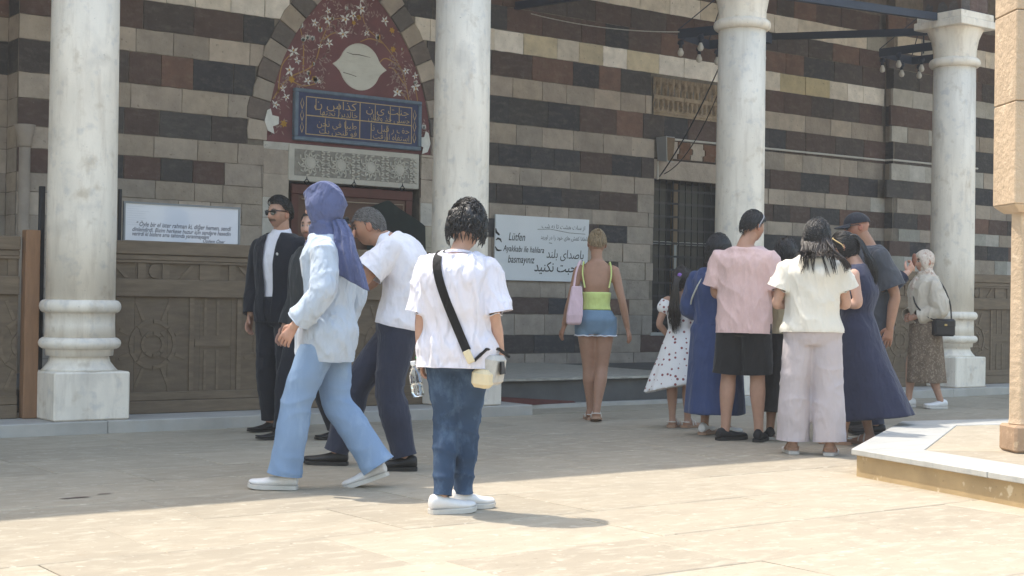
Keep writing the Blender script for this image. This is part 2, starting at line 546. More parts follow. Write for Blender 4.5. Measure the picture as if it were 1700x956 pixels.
STONES = [stone_mesh(100 + i) for i in range(10)]
stones = []   # (x0,x1,z0,z1,yplane,colour)
rs = random.Random(5)
def pick(kind, x, z):
    if kind == 'D':
        if z > 4.58 and x > 9:
            return rs.choice([DARKS[3], DARKS[4], DARKS[2], RUST])
        return RUST if rs.random() < 0.05 else rs.choice(DARKS)
    if kind == 'C':
        return rs.choice(CREAM[:3]) if rs.random() < 0.85 else rs.choice(CREAM[3:])
    if kind == 'W':
        return rs.choice([srgb(205, 200, 194), srgb(190, 184, 176), srgb(176, 172, 164), srgb(196, 190, 182)])
    return rs.choice(LIGHT)
# openings in the wall face (x0,x1,z0,z1): not filled with stones
HOLES = [(7.45, 9.15, 0.0, 2.72), (12.80, 14.35, 0.65, 2.67), (12.74, 14.35, 3.50, 4.00), (12.80, 14.35, 2.67, 3.19)]
def arch_x(z, out=0.0):
    """half width of the pointed tympanum at height z"""
    zs, ht, hw = 2.72, 1.95 + out, 1.06 + out
    if z <= zs:
        return hw
    if z >= zs + ht:
        return -1
    # two circle arcs: centre so that arc passes (hw,zs) and (0,zs+ht)
    R = (hw * hw + ht * ht) / (2 * hw)
    cx = hw - R
    return cx + sqrt(max(R * R - (z - zs) ** 2, 0))
PX = 8.23    # portal axis
def blocked(x0, x1, z0, z1):
    iv = [(x0, x1)]
    holes = [(h[0], h[1]) for h in HOLES if min(z1, h[3]) - max(z0, h[2]) > 0.05]
    zc = (z0 + z1) / 2
    ax = arch_x(zc, 0.225)
    if zc > 2.72 and ax > 0:
        holes.append((PX - ax, PX + ax))
    for a, b in holes:
        nv = []
        for p, q in iv:
            if b <= p or a >= q:
                nv.append((p, q))
            else:
                if a - p > 0.06:
                    nv.append((p, a))
                if q - b > 0.06:
                    nv.append((b, q))
        iv = nv
    return iv
for (z0, z1, k) in ROWS:
    x = 4.5
    while x < 33.5:
        ln = rs.uniform(0.30, 0.58) if k != 'D' else rs.uniform(0.34, 0.66)
        for (a, b) in blocked(x, min(x + ln, 33.5), z0, z1):
            xm = (a + b) / 2
            kk = k
            if xm < 9.3 and z1 < 2.23:
                kk = 'L'
            if 6.75 < xm < 7.45 and z1 < 2.5:
                kk = 'L'
            if 12.3 < xm < 12.82 and z1 < 2.5:
                kk = 'L'
            if xm > 17.2 and k in ('L', 'C') and rs.random() < 0.6:
                kk = 'W'
            if xm < 7.3 and k == 'C' and rs.random() < 0.3:
                kk = 'C'
            c = pick(kk, xm, z0)
            if 14.9 < xm < 16.3 and k == 'C' and z0 < 4.1 and rs.random() < 0.35:
                c = srgb(204, 188, 152)
            stones.append([a, b, z0, z1, 17.47 < xm and WY - 0.16 or WY, c, kk])
        x += ln
# the recessed return at the far left and the projecting pier on the right share the courses
wall2 = MB().box(-6, 4.5, WY + 0.33, WY + 0.8, -0.05, 7.6).build('recessed_wall', M_MORTAR)
stones2 = []
for (z0, z1, k) in ROWS:
    if z1 < 1.2:
        continue
    x = 4.5
    while x > 3.2:
        ln = rs.uniform(0.3, 0.55)
        kk = 'L' if z1 < 2.95 else k
        if k == 'C':
            kk = 'L'
        stones2.append([x - ln, x, z0, z1, WY + 0.32, pick(kk, x, z0), kk])
        x -= ln
def place_stones(lst, parent, limit, stuffname):
    for s in lst:
        vis, d = in_view(((s[0] + s[1]) / 2, s[4], (s[2] + s[3]) / 2), 25)
        hid = (s[2] + s[3]) / 2 < 1.25 and not (9.2 < s[0] < 13.0)   # behind the carved screens
        s.append((0 if vis and not hid else 1, -(s[1] - s[0]) * (s[3] - s[2]) / max(d, 1) ** 2))
    lst.sort(key=lambda s: s[7])
    mass = MB().use(M_STONE_A)
    cols = []
    for i, s in enumerate(lst):
        a, b, z0, z1, yp, c, kk, key = s
        gx, gz = 0.009, 0.007
        yo = rs.uniform(-0.006, 0.004)
        if i < limit and key[0] == 0:
            o = obj('stone', rs.choice(STONES), parent, ((a + b) / 2, yp - 0.014 + yo, (z0 + z1) / 2))
            o.scale = (b - a - gx, 0.012, z1 - z0 - gz)
            v = rs.uniform(0.88, 1.1)
            o.color = (c[0] * v, c[1] * v, c[2] * v, 1)
        else:
            n0 = len(mass.f)
            mass.box(a + gx / 2, b - gx / 2, yp - 0.012 + yo, yp + 0.05, z0 + gz / 2, z1 - gz / 2)
            cols += [c] * (len(mass.f) - n0)
    if mass.f:
        o = mass.build(stuffname, None, parent, fixn=False)
        ca = o.data.color_attributes.new('Col', 'FLOAT_COLOR', 'CORNER')
        k = 0
        for p in o.data.polygons:
            for li in p.loop_indices:
                ca.data[li].color = cols[p.index]
        tag(o, kind='stuff')
pier_st = [s for s in stones if s[4] < WY - 0.1]
main_st = [s for s in stones if s[4] >= WY - 0.1]
place_stones(main_st, wall, 300, 'further_stones')
place_stones(stones2, wall2, 120, 'further_stones')
pier = MB().box(17.47, 34, WY - 0.161, WY + 0.01, -0.05, 7.59).build('stone_pier', M_MORTAR)
place_stones(pier_st, pier, 120, 'further_stones')
# left-facing return of the pier, one stone per course
for (z0, z1, k) in ROWS:
    if z0 < 1.2:
        continue
    o = obj('stone', STONES[3], pier, (17.458, WY - 0.087, (z0 + z1) / 2))
    o.scale = (0.145, 0.012, z1 - z0 - 0.007)
    o.rotation_euler = (0, 0, -pi / 2)
    c = pick('D' if k == 'D' else 'L', 17, z0)
    o.color = c
# right-hand return of the recess at the far left
for (z0, z1, k) in ROWS:
    if z0 < 1.2:
        continue
    o = obj('stone', STONES[5], wall2, (4.494, WY + 0.17, (z0 + z1) / 2))
    o.scale = (0.31, 0.012, z1 - z0 - 0.007)
    o.rotation_euler = (0, 0, -pi / 2)
    o.color = pick('D' if (k == 'D' and z0 > 2.9) else 'L', 4, z0)
tag(wall, 'banded dark and pale stone mosque wall behind the columns', 'wall')
tag(wall2, 'set-back stretch of banded wall at the far left edge', 'wall')
tag(pier, 'projecting banded stone pier behind the far right marble column', 'pier')
# corner colonnette in the recess at the far left
cn = empty('corner_colonnette', (4.57, WY - 0.02, 0.25))
MB().lathe([(0.055, 0.0), (0.055, 2.2)], n=20).build('shaft', mat('colonnette_stone', LIGHT[1], 0.85, bump=0.3, bscale=30), cn, smooth=True)
MB().lathe([(0.06, 2.2), (0.065, 2.23), (0.075, 2.3), (0.1, 2.42)], n=20).build('capital', mat('colonnette_stone'), cn, smooth=True)
tag(cn, 'slim engaged stone colonnette at the far left corner of the wall', 'colonnette')

# ================================================================ portico roof, arcade and columns
CX = [3.95, 7.45, 11.03, 14.66]
ALLC = [CX[0] - 3.58 * 2, CX[0] - 3.58] + CX + [CX[3] + 3.58, CX[3] + 7.16]
CY = 10.80
roof = MB()
roof.box(-14, 34, 9.67, 16, 7.05, 7.20)
roof.box(-14, 34, 9.95, 16, 6.90, 7.046)
tag(roof.build('portico_roof', M_PLASTER), 'deep plastered roof and eave over the colonnade', 'roof')
arc = MB()
prev = None
for i in range(len(ALLC) - 1):
    a, b = ALLC[i] + 0.26, ALLC[i + 1] - 0.26
    hw = (b - a) / 2
    ht = 1.75
    R = (hw * hw + ht * ht) / (2 * hw)
    n = 12
    pts = []
    for k in range(n + 1):
        z = ht * k / n
        xx = hw - R + sqrt(max(R * R - z * z, 0))
        pts.append((xx, z))
    m = (a + b) / 2
    left = [(m - xx, 4.56 + z) for xx, z in pts]
    right = [(m + xx, 4.56 + z) for xx, z in reversed(pts)]
    poly = left + right[1:]
    for (p, q) in zip(poly[:-1], poly[1:]):
        if abs(p[0] - q[0]) < 1e-6:
            continue
        arc.hexa([(p[0], CY - 0.27, p[1]), (q[0], CY - 0.27, q[1]), (q[0], CY + 0.27, q[1]), (p[0], CY + 0.27, p[1])],
                 [(p[0], CY - 0.27, 6.895), (q[0], CY - 0.27, 6.895), (q[0], CY + 0.27, 6.895), (p[0], CY + 0.27, 6.895)])
for c in ALLC:
    arc.box(c - 0.26, c + 0.26, CY - 0.27, CY + 0.27, 4.56, 6.895)
M_ARCADE = mat('arcade_stone', srgb(92, 74, 66), 0.85, var=0.2, vscale=3, bump=0.4, bscale=30)
arco = tag(arc.build('arcade', M_ARCADE, fixn=False), 'dark banded stone arches resting on the marble columns', 'arcade')
for j, dx in enumerate((-0.17, 0.0, 0.17)):
    for kz in range(2):
        o = obj('stone', STONES[j + kz], arco, (CX[3] + dx * 1.0, CY - 0.276, 4.69 + 0.25 * kz))
        o.scale = (0.165, 0.012, 0.24)
        o.color = [DARKS[0], DARKS[4], DARKS[3]][(j + kz) % 3]
    o = obj('stone', STONES[j + 2], arco, (CX[3] - 0.266, CY + dx * 1.0, 4.69))
    o.scale = (0.165, 0.012, 0.24)
    o.rotation_euler = (0, 0, -pi / 2)
    o.color = [DARKS[2], DARKS[0], DARKS[1]][j]

def torus_prof(r, R, z0, z1, n=8):
    c, h = (z0 + z1) / 2, (z1 - z0) / 2
    return [(r + (R - r) * cos(t), c + h * sin(t)) for t in [(-pi / 2 + pi * k / n) for k in range(n + 1)]]
COL_LAB = ['thick marble column at far left with scratched square base', 'marble column in the middle behind the white T-shirt',
           'marble column behind the pink shirt with a ring below its capital', 'rightmost marble column with flared capital beside the patterned headscarf']
def column(x, label=None):
    e = empty('marble_column', (x, CY, 0.092))
    z = -0.09
    b = MB()
    b.box(-0.29, 0.29, -0.29, 0.29, 0.0, 0.452 + z)
    base = b.build('base_block', M_MARBLE, e, bevel=0.012)
    p = [(0.285, 0.452 + z), (0.262, 0.475 + z), (0.228, 0.52 + z), (0.218, 0.562 + z), (0.248, 0.566 + z), (0.252, 0.612 + z)]
    p += torus_prof(0.255, 0.305, 0.615 + z, 0.705 + z)
    MB().lathe(p, n=56).build('lower_ring', M_MARBLE, e, smooth=True)
    p = [(0.262, 0.705 + z), (0.258, 0.80 + z), (0.258, 0.888 + z)] + torus_prof(0.262, 0.302, 0.89 + z, 0.988 + z)
    MB().lathe(p, n=56).build('upper_ring', M_MARBLE, e, smooth=True)
    MB().lathe([(0.257, 0.988 + z), (0.257, 1.6 + z), (0.254, 2.6 + z), (0.248, 3.92 + z)], n=64).build('shaft', M_MARBLE, e, smooth=True)
    MB().lathe(torus_prof(0.252, 0.302, 3.92 + z, 4.03 + z), n=56).build('neck_ring', M_MARBLE, e, smooth=True)
    cap = MB()
    vs, fs = [], []
    n = 48
    for (rr, zz, sq) in [(0.25, 4.03, 0), (0.252, 4.12, 0), (0.268, 4.25, 0.12), (0.302, 4.38, 0.4)]:
        for k in range(n):
            a = 2 * pi * k / n
            q = 1 / max(abs(cos(a)), abs(sin(a)))
            rad = rr * (1 + sq * (min(q, 1.25) - 1))
            vs.append((rad * cos(a), rad * sin(a), zz + z))
    for i in range(3):
        for k in range(n):
            fs.append((i * n + k, i * n + (k + 1) % n, (i + 1) * n + (k + 1) % n, (i + 1) * n + k))
    cap.add(vs, fs)
    co = cap.build('capital', M_MARBLE, e, smooth=True)
    MB().box(-0.345, 0.345, -0.345, 0.345, 4.38 + z, 4.468 + z).box(-0.32, 0.32, -0.32, 0.32, 4.47 + z, 4.466 + 0.09 + z).build('abacus', M_MARBLE, e, bevel=0.008)
    tag(e, label, 'column', 'marble columns of the portico')
    return e
for x, l in zip(CX, COL_LAB):
    column(x, l)
# iron tie bars
def bar(name, a, b, w, h, label):
    a, b = Vector(a), Vector(b)
    d = (b - a).normalized()
    s = d.cross(Vector((0, 0, 1))).normalized() * (w / 2)
    u = Vector((0, 0, h / 2))
    m = MB().hexa([a - s - u, a + s - u, b + s - u, b - s - u], [a - s + u, a + s + u, b + s + u, b - s + u])
    return tag(m.build(name, M_IRON, bevel=0.003), label, 'tie beam', 'iron tie beams of the portico')
bar('tie_beam', (CX[3] - 0.10, CY + 0.31, 4.40), (CX[3] - 0.25, WY + 0.02, 4.72), 0.06, 0.09, 'dark blue iron tie beam from the rightmost column back to the wall')
bar('tie_beam', (CX[2] + 0.3, CY, 4.38), (CX[3] - 0.38, CY, 4.50), 0.06, 0.09, 'dark blue iron tie beam slanting in at the top right between columns')
bar('tie_beam', (CX[2] - 0.08, CY + 0.33, 4.56), (CX[2] - 0.53, WY + 0.02, 4.63), 0.06, 0.09, 'dark blue iron tie beam end at the top beside the middle column')
# ================================================================ portal
M_VOUS = M_STONE_O
portal = empty('entrance_portal', (0, 0, 0))
tag(portal, 'pointed arch portal with dark red painted field, vines and white medallion', 'portal')
zs, ht, hw = 2.72, 1.95, 1.06
R_ = (hw * hw + ht * ht) / (2 * hw)
ccx = hw - R_
a_max = math.asin(min(ht / R_, 1))
def arc_pt(t, side, out=0.0):
    a = a_max * t
    return (PX + side * (ccx + (R_ + out) * cos(a)), zs + (R_ + out) * sin(a))
poly = [arc_pt(k / 18, 1) for k in range(19)] + [arc_pt(1 - k / 18, -1) for k in range(1, 19)]
M_TYMP = mat('dark_red_painted_plaster', srgb(124, 80, 82), 0.8, var=0.12, vscale=5, bump=0.25, bscale=25, spots=[(srgb(104, 66, 68), 7, 0.62, 0.5)])
MB().prism(poly, WY - 0.003, WY + 0.003).build('painted_field', M_TYMP, portal)
rv = random.Random(3)
nv = 11
for side in (-1, 1):
    for k in range(nv):
        t0, t1 = k / nv, (k + 1) / nv
        g = 0.002
        t0 += g; t1 -= g
        dpt = 0.235 + rv.uniform(-0.015, 0.02)
        q = [arc_pt(t0, side, 0.004), arc_pt(t0, side, dpt), arc_pt((t0 + t1) / 2, side, dpt + 0.012), arc_pt(t1, side, dpt), arc_pt(t1, side, 0.004), arc_pt((t0 + t1) / 2, side, 0.004)]
        o = MB().prism(q, WY - 0.027 + rv.uniform(-0.004, 0.004), WY + 0.02).build('voussoir', M_VOUS, portal, bevel=0.005)
        o.color = rv.choice(LIGHT) if k % 2 == 0 else rv.choice([srgb(112, 104, 100), srgb(104, 95, 92), srgb(118, 106, 100)])
for side in (-1, 1):    # pale blocks beside the door
    zz = 0.3
    while zz < 2.7:
        h = rv.uniform(0.22, 0.30)
        h = min(h, 2.72 - zz)
        xa, xb = (7.13, 7.445) if side < 0 else (9.155, 9.47)
        o = obj('jamb_block', rv.choice(STONES), portal, ((xa + xb) / 2, WY - 0.022, zz + h / 2))
        o.scale = (xb - xa - 0.008, 0.012, h - 0.007)
        o.color = rv.choice([srgb(206, 200, 192), LIGHT[0], LIGHT[2], srgb(196, 186, 168)])
        zz += h
# painted vines, leaves and flowers: flat paint on the plaster
YP = WY - 0.0045
M_VINE = mat('ochre_paint', srgb(176, 138, 84), 0.8, var=0.1)
M_WHITEP = mat('white_paint', srgb(226, 224, 220), 0.8, var=0.08, vscale=20)
M_OCHREP = mat('yellow_ochre_paint', srgb(196, 150, 62), 0.8, var=0.1, vscale=20)
M_LEAFP = mat('faded_pink_leaf_paint', srgb(172, 146, 140), 0.8, var=0.2, vscale=30)
vn, fl_w, fl_o, lf = MB().use(M_VINE), MB().use(M_WHITEP), MB().use(M_OCHREP), MB().use(M_LEAFP)
def inside(x, z, m=0.05):
    w = arch_x(z)
    return w > 0 and abs(x - PX) < w - m and z > 2.78 and not (abs(x - 8.32) < 0.40 and abs(z - 3.645) < 0.32) and not (7.46 < x < 9.15 and z < 3.36)
def catmull(P, n=8):
    P = [Vector(p) for p in P]
    out = []
    for i in range(len(P) - 1):
        p0, p1, p2, p3 = P[max(i - 1, 0)], P[i], P[i + 1], P[min(i + 2, len(P) - 1)]
        for k in range(n):
            t = k / n
            out.append(0.5 * ((2 * p1) + (-p0 + p2) * t + (2 * p0 - 5 * p1 + 4 * p2 - p3) * t * t + (-p0 + 3 * p1 - 3 * p2 + p3) * t ** 3))
    out.append(P[-1])
    return out
def petal(mb, x, z, a, ln, w, y=YP - 0.001):
    ca, sa = cos(a), sin(a)
    pts = [(0, 0), (ln * 0.45, w / 2), (ln, 0), (ln * 0.45, -w / 2)]
    mb.add([(x + p * ca - q * sa, y, z + p * sa + q * ca) for p, q in pts], [(0, 1, 2, 3)])
def flower(x, z, s, kind):
    if kind == 0:      # tulip
        for da in (-0.35, 0, 0.35):
            petal(fl_w if rv.random() < 0.75 else fl_o, x, z, pi / 2 + da, s, s * 0.5, YP - 0.0012)
    elif kind == 1:    # lily
        a0 = rv.uniform(0, 6)
        for k in range(5):
            petal(fl_w, x, z, a0 + k * 1.1, s * rv.uniform(0.7, 1), s * 0.34, YP - 0.0012)
        petal(fl_o, x, z, a0 + 2, s * 0.4, s * 0.3, YP - 0.0022)
    else:
        for k in range(6):
            petal(fl_o, x, z, k * pi / 3 + 0.3, s * 0.6, s * 0.4, YP - 0.0012)
stems = [[(7.24, 3.18), (7.42, 3.42), (7.72, 3.6), (7.83, 3.9), (7.95, 4.12), (8.12, 4.17)],
         [(7.42, 3.42), (7.6, 3.36), (7.76, 3.4)], [(7.30, 3.25), (7.34, 3.55), (7.48, 3.72)], [(7.60, 3.52), (7.6, 3.8), (7.56, 3.98)], [(7.83, 3.88), (7.96, 3.98), (8.1, 4.0)],
         [(9.14, 2.85), (9.02, 3.2), (8.92, 3.55), (8.84, 3.72), (8.62, 3.95), (8.4, 4.1), (8.32, 4.3)],
         [(8.92, 3.5), (8.78, 3.66), (8.7, 3.68)], [(9.0, 3.25), (8.9, 3.4), (8.82, 3.4)], [(8.86, 3.7), (8.66, 3.78), (8.56, 3.7)], [(8.62, 3.95), (8.45, 3.98), (8.32, 3.93)], [(9.06, 3.05), (9.1, 3.3), (9.06, 3.5)]]
for s_ in stems:
    pts = [(p.x, p.y) for p in catmull([(a, b) for a, b in s_], 8)]
    vn.strip(pts, [0.017 * (1 - 0.5 * i / len(pts)) for i in range(len(pts))], YP)
    for i, p in enumerate(pts[1::2]):
        for _ in range(2):
            x, z = p[0] + rv.uniform(-0.09, 0.09), p[1] + rv.uniform(-0.09, 0.09)
            if inside(x, z):
                petal(lf, x, z, rv.uniform(0, 6.3), rv.uniform(0.03, 0.06), 0.018)
    e_ = pts[-1]
    if inside(e_[0], e_[1], 0.0):
        flower(e_[0], e_[1], 0.085, rv.randint(0, 1))
cnt = 0
while cnt < 170:
    x, z = PX + rv.uniform(-1, 1), rv.uniform(2.8, 4.62)
    if inside(x, z):
        cnt += 1
        if cnt < 46:
            flower(x, z, rv.uniform(0.035, 0.085), rv.choice([0, 0, 1, 1, 1, 2]))
        else:
            for _ in range(3):
                petal(lf, x + rv.uniform(-.04, .04), z + rv.uniform(-.04, .04), rv.uniform(0, 6.3), rv.uniform(0.03, 0.07), 0.016)
for mb, nm in ((vn, 'painted_vine'), (fl_w, 'white_flowers'), (fl_o, 'ochre_flowers'), (lf, 'painted_leaves')):
    tag(mb.build(nm, None, portal, fixn=False), kind='stuff')
# bare white patches where paint is lost, at both springings
for bx, bz, sgn in ((7.20, 2.93, 1), (9.2, 2.85, -1)):
    pts = [(-0.07, 0.0), (-0.04, 0.12), (0.0, 0.14), (0.02, 0.07), (0.10, 0.06), (0.1, -0.02), (0.03, -0.05), (0.05, -0.13), (-0.03, -0.1)]
    MB().prism([(bx + sgn * p, bz + q) for p, q in pts], WY - 0.035, WY - 0.031).build('bare_plaster_patch', M_WHITEP, portal)
# medallion: circle with two pointed tips
M_MED = mat('medallion_marble', srgb(214, 210, 200), 0.6, var=0.05, vscale=6, veins=(srgb(168, 160, 148), 6, (1, 1, 4), 0.35))
pts = []
for k in range(48):
    a = 2 * pi * k / 48
    rr = 0.265 + 0.02 * abs(sin(a)) * 0
    tip = max(0.0, 1 - min(abs(a), abs(a - pi), abs(a - 2 * pi)) / 0.38)
    pts.append((8.32 + (rr + 0.09 * tip ** 1.8) * cos(a), 3.645 + rr * sin(a)))
md = MB().prism(pts, WY - 0.012, WY + 0.008).build('medallion', M_MED, portal, bevel=0.006)
MB().strip([(8.14, 3.79), (8.22, 3.775), (8.3, 3.78), (8.45, 3.765)], [0.004, 0.010, 0.012, 0.004], WY - 0.0135).strip([(8.1, 3.56), (8.2, 3.545), (8.27, 3.53)], 0.008, WY - 0.0135).build('crack', mat('crack_dark', srgb(110, 100, 90), 0.9), md)  # thin dark strips drawn as cracks in the medallion
# calligraphy panel
cal = empty('calligraphy_panel', (0, 0, 0))
cal.parent = portal
bpy.data.objects.remove(cal)
M_BLUE = mat('lapis_blue_paint', srgb(60, 68, 106), 0.6, var=0.16, vscale=16, tint=(0.72, 0.72, 0.7))
M_GOLD = mat('gold_paint', srgb(196, 168, 120), 0.5, var=0.1, vscale=30)
M_FRAMEB = mat('faded_blue_moulding', srgb(112, 128, 146), 0.7, var=0.15, vscale=14, bump=0.3)
cpn = MB().box(7.53, 9.08, WY - 0.045, WY + 0.01, 2.80, 3.285).build('calligraphy_panel', M_BLUE, portal)
for nm, bx in (('frame_top', (7.48, 9.13, 3.285, 3.325)), ('frame_bottom', (7.48, 9.13, 2.755, 2.80)), ('frame_side', (7.48, 7.528, 2.802, 3.283)), ('frame_side', (9.082, 9.13, 2.802, 3.283))):
    MB().box(bx[0], bx[1], WY - 0.06, WY + 0.005, bx[2], bx[3]).build(nm, M_FRAMEB, cpn, bevel=0.008)
gl = MB()
yg = WY - 0.0465
for (x0, x1, z0, z1) in ((7.62, 9.0, 3.235, 3.245), (7.62, 9.0, 2.825, 2.835), (7.62, 9.0, 3.03, 3.042), (7.62, 7.63, 2.83, 3.24), (8.99, 9.0, 2.83, 3.24), (8.30, 8.312, 2.83, 3.24)):
    gl.add([(x0, yg, z0), (x1, yg, z0), (x1, yg, z1), (x0, yg, z1)], [(0, 1, 2, 3)])
for (x, z0, z1) in ((8.5, 3.05, 3.23), (8.7, 3.05, 3.23), (8.82, 3.05, 3.23), (8.45, 2.84, 3.02), (8.66, 2.84, 3.0), (8.03, 3.06, 3.2), (7.74, 3.1, 3.23), (7.86, 2.85, 3.02), (8.12, 2.85, 3.02)):
    gl.add([(x, yg - 0.0004, z0), (x + 0.009, yg - 0.0004, z0), (x + 0.009, yg - 0.0004, z1), (x, yg - 0.0004, z1)], [(0, 1, 2, 3)])
for sx_ in (7.575, 9.035):
    for k in range(3):
        z = 2.9 + k * 0.13
        gl.strip([(sx_, z - 0.06), (sx_ - 0.02, z), (sx_, z + 0.06), (sx_ + 0.02, z), (sx_, z - 0.06)], 0.007, yg)
gl.build('gold_lines', M_GOLD, cpn, fixn=False)
for body, x, z, sz, xs in (('كذاس ن', 8.26, 3.135, 0.14, 1.25), ('خالدين تحتها', 8.28, 3.055, 0.105, 1.0), ('جنت ی ن', 8.96, 3.14, 0.13, 1.2), ('حسبی خذ وقنان', 8.97, 3.055, 0.105, 0.9),
                           ('طیبا فی نحن', 8.27, 2.93, 0.11, 1.0), ('فو قنحن بت', 8.27, 2.85, 0.10, 1.05), ('عف ر قبل نا'.replace('ع', 'ح'), 8.97, 2.935, 0.115, 1.0), ('استفاه ارزقت', 8.97, 2.85, 0.105, 0.95)):
    lettering(arabic(body), sz * .92, M_GOLD, cpn, x, yg - 0.001, z, 'RIGHT', 0, xs, -0.0006)
# carved marble band with interlaced stars
band = MB().box(7.43, 9.12, WY - 0.03, WY + 0.2, 2.31, 2.715).build('marble_band', mat('carved_band_marble', srgb(200, 194, 184), 0.7, var=0.08, vscale=8, bump=0.3), portal, bevel=0.006)
M_BAND_D = mat('band_recess', srgb(156, 150, 142), 0.85, var=0.15, vscale=20)
MB().box(7.50, 9.04, WY - 0.0315, WY - 0.029, 2.37, 2.66).build('recess', M_BAND_D, band)
lat = MB()
rb = random.Random(4)
def latbar(xa, za, xb, zb, w=0.016):
    d = Vector((xb - xa, zb - za)); d.normalize()
    nx, nz = -d.y * w / 2, d.x * w / 2
    lat.prism([(xa - nx, za - nz), (xb - nx, zb - nz), (xb + nx, zb + nz), (xa + nx, za + nz)], WY - 0.042, WY - 0.031)
for k in range(4):
    cx_, cz_ = 7.69 + k * 0.385, 2.515
    for j in range(10):
        a0, a1 = 2 * pi * j / 10, 2 * pi * (j + 1) / 10
        for r0 in (0.062,):
            latbar(cx_ + r0 * cos(a0), cz_ + r0 * sin(a0), cx_ + r0 * cos(a1), cz_ + r0 * sin(a1), 0.02)
        latbar(cx_ + 0.07 * cos(a0), cz_ + 0.07 * sin(a0), cx_ + 0.125 * cos(a0 + 0.31), cz_ + 0.125 * sin(a0 + 0.31))
        latbar(cx_ + 0.125 * cos(a0 - 0.31), cz_ + 0.125 * sin(a0 - 0.31), cx_ + 0.07 * cos(a0), cz_ + 0.07 * sin(a0))
        latbar(cx_ + 0.125 * cos(a0 + 0.31), cz_ + 0.125 * sin(a0 + 0.31), cx_ + 0.15 * cos(a0), cz_ + 0.143 * sin(a0))
    lat.prism([(cx_ + 0.05 * cos(2 * pi * j / 12), cz_ + 0.05 * sin(2 * pi * j / 12)) for j in range(12)], WY - 0.044, WY - 0.031)
    for dx in (0.1925,):
        for dz in (-0.12, -0.06, 0.0, 0.06, 0.12):
            latbar(cx_ + dx - 0.05, cz_ + dz - 0.02, cx_ + dx + 0.05, cz_ + dz + 0.02)
            latbar(cx_ + dx - 0.05, cz_ + dz + 0.02, cx_ + dx + 0.05, cz_ + dz - 0.02)
lat.build('interlace', mat('carved_band_marble'), band, fixn=False)
# dark doorway behind and the leather curtain
MB().box(7.45, 9.15, WY + 0.35, WY + 0.4, 0.25, 2.31).build('door_leaf', M_WOOD_D, portal)
M_LEATH = mat('brown_leather_curtain', srgb(104, 74, 60), 0.55, var=0.12, vscale=5, bump=0.25, bscale=18)
M_LEATH_F = mat('dark_red_leather_border', srgb(96, 52, 44), 0.5, var=0.12, vscale=9)
cur = empty('door_curtain', (8.275, WY + 0.03, 2.28))
g = MB()
n = 30
vs, fs = [], []
for i in range(n + 1):
    for j in range(13):
        u, v = i / n, j / 12
        vs.append((-0.70 + 1.40 * u - 0.03 * v * u, 0.018 * sin(u * 17 + v) * v + 0.01 * sin(u * 6), -0.1 - 1.75 * v))
for i in range(n):
    for j in range(12):
        a = i * 13 + j
        fs.append((a, a + 13, a + 14, a + 1))
g.add(vs, fs)
cb = g.build('leather_sheet', M_LEATH, cur, smooth=True)
MB().box(-0.785, 0.785, -0.03, 0.012, -0.11, 0.0).build('top_border', M_LEATH_F, cur, bevel=0.008)
MB().hexa([(0.66, -0.025, -1.5), (0.72, -0.025, -1.5), (0.72, 0.012, -1.5), (0.66, 0.012, -1.5)], [(0.70, -0.025, -0.112), (0.782, -0.025, -0.112), (0.782, 0.012, -0.112), (0.70, 0.012, -0.112)]).build('side_border', M_LEATH_F, cur)
MB().box(-0.782, -0.70, -0.025, 0.012, -1.85, -0.112).build('side_border', M_LEATH_F, cur)
MB().tube([(-0.66, -0.022, -0.16), (0.0, -0.022, -0.165), (0.66, -0.022, -0.16), (0.655, -0.022, -0.5), (0.62, -0.022, -0.9)], 0.006, 5).build('pale_stitching', mat('pale_thread', srgb(178, 160, 140), 0.8), cur)
for hx in (-0.62, -0.02, 0.62):
    h_ = MB()
    h_.tube([(hx, -0.05, 0.10), (hx, -0.06, 0.06), (hx + 0.03, -0.055, 0.03), (hx, -0.05, 0.0), (hx - 0.03, -0.055, 0.03), (hx, -0.06, 0.06)], 0.008, 6)
    h_.box(hx - 0.012, hx + 0.012, -0.052, -0.04, 0.05, 0.13)
    h_.build('hook', M_BLACK_IRON, cur)
M_FLAP = mat('dark_green_cloth', srgb(42, 50, 48), 0.9, var=0.2, vscale=9, bump=0.4, bscale=30)
fp = MB()
vs, fs = [], []
for i in range(17):
    u = i / 16
    for j in range(13):
        v = j / 12
        top = -0.12 - 0.42 * max(0, (u - 0.35)) ** 1.0 - 0.30 * max(0, 0.3 - u)
        x = 0.18 + 0.75 * u
        vs.append((x - 0.1 * v * (1 - u), -0.07 - 0.05 * sin(u * 9) * (0.4 + v) - 0.05 * v, top - v * 1.1))
for i in range(16):
    for j in range(12):
        a = i * 13 + j
        fs.append((a, a + 13, a + 14, a + 1))
fp.add(vs, fs)
fp.build('gathered_flap', M_FLAP, cur, smooth=True)
tag(cur, 'brown leather door curtain hanging from three iron hooks under the carved marble band', 'curtain')

# rebuild the wall core round the openings
core = MB()
for bx in ((4.5, 7.45, -0.05, 7.6), (7.45, 9.15, 2.72, 7.6), (9.15, 12.80, -0.05, 7.6), (12.80, 14.35, -0.05, 0.65), (12.80, 14.35, 2.67, 7.6), (14.35, 34, -0.05, 7.6)):
    core.box(bx[0], bx[1], WY + 0.001, WY + 0.6, bx[2], bx[3])
core.box(4.5, 34, WY + 0.605, WY + 0.8, -0.05, 7.6)
core.use(M_MORTAR); core.m = [0] * len(core.f)
wall.data = core.mesh('mosque_wall')

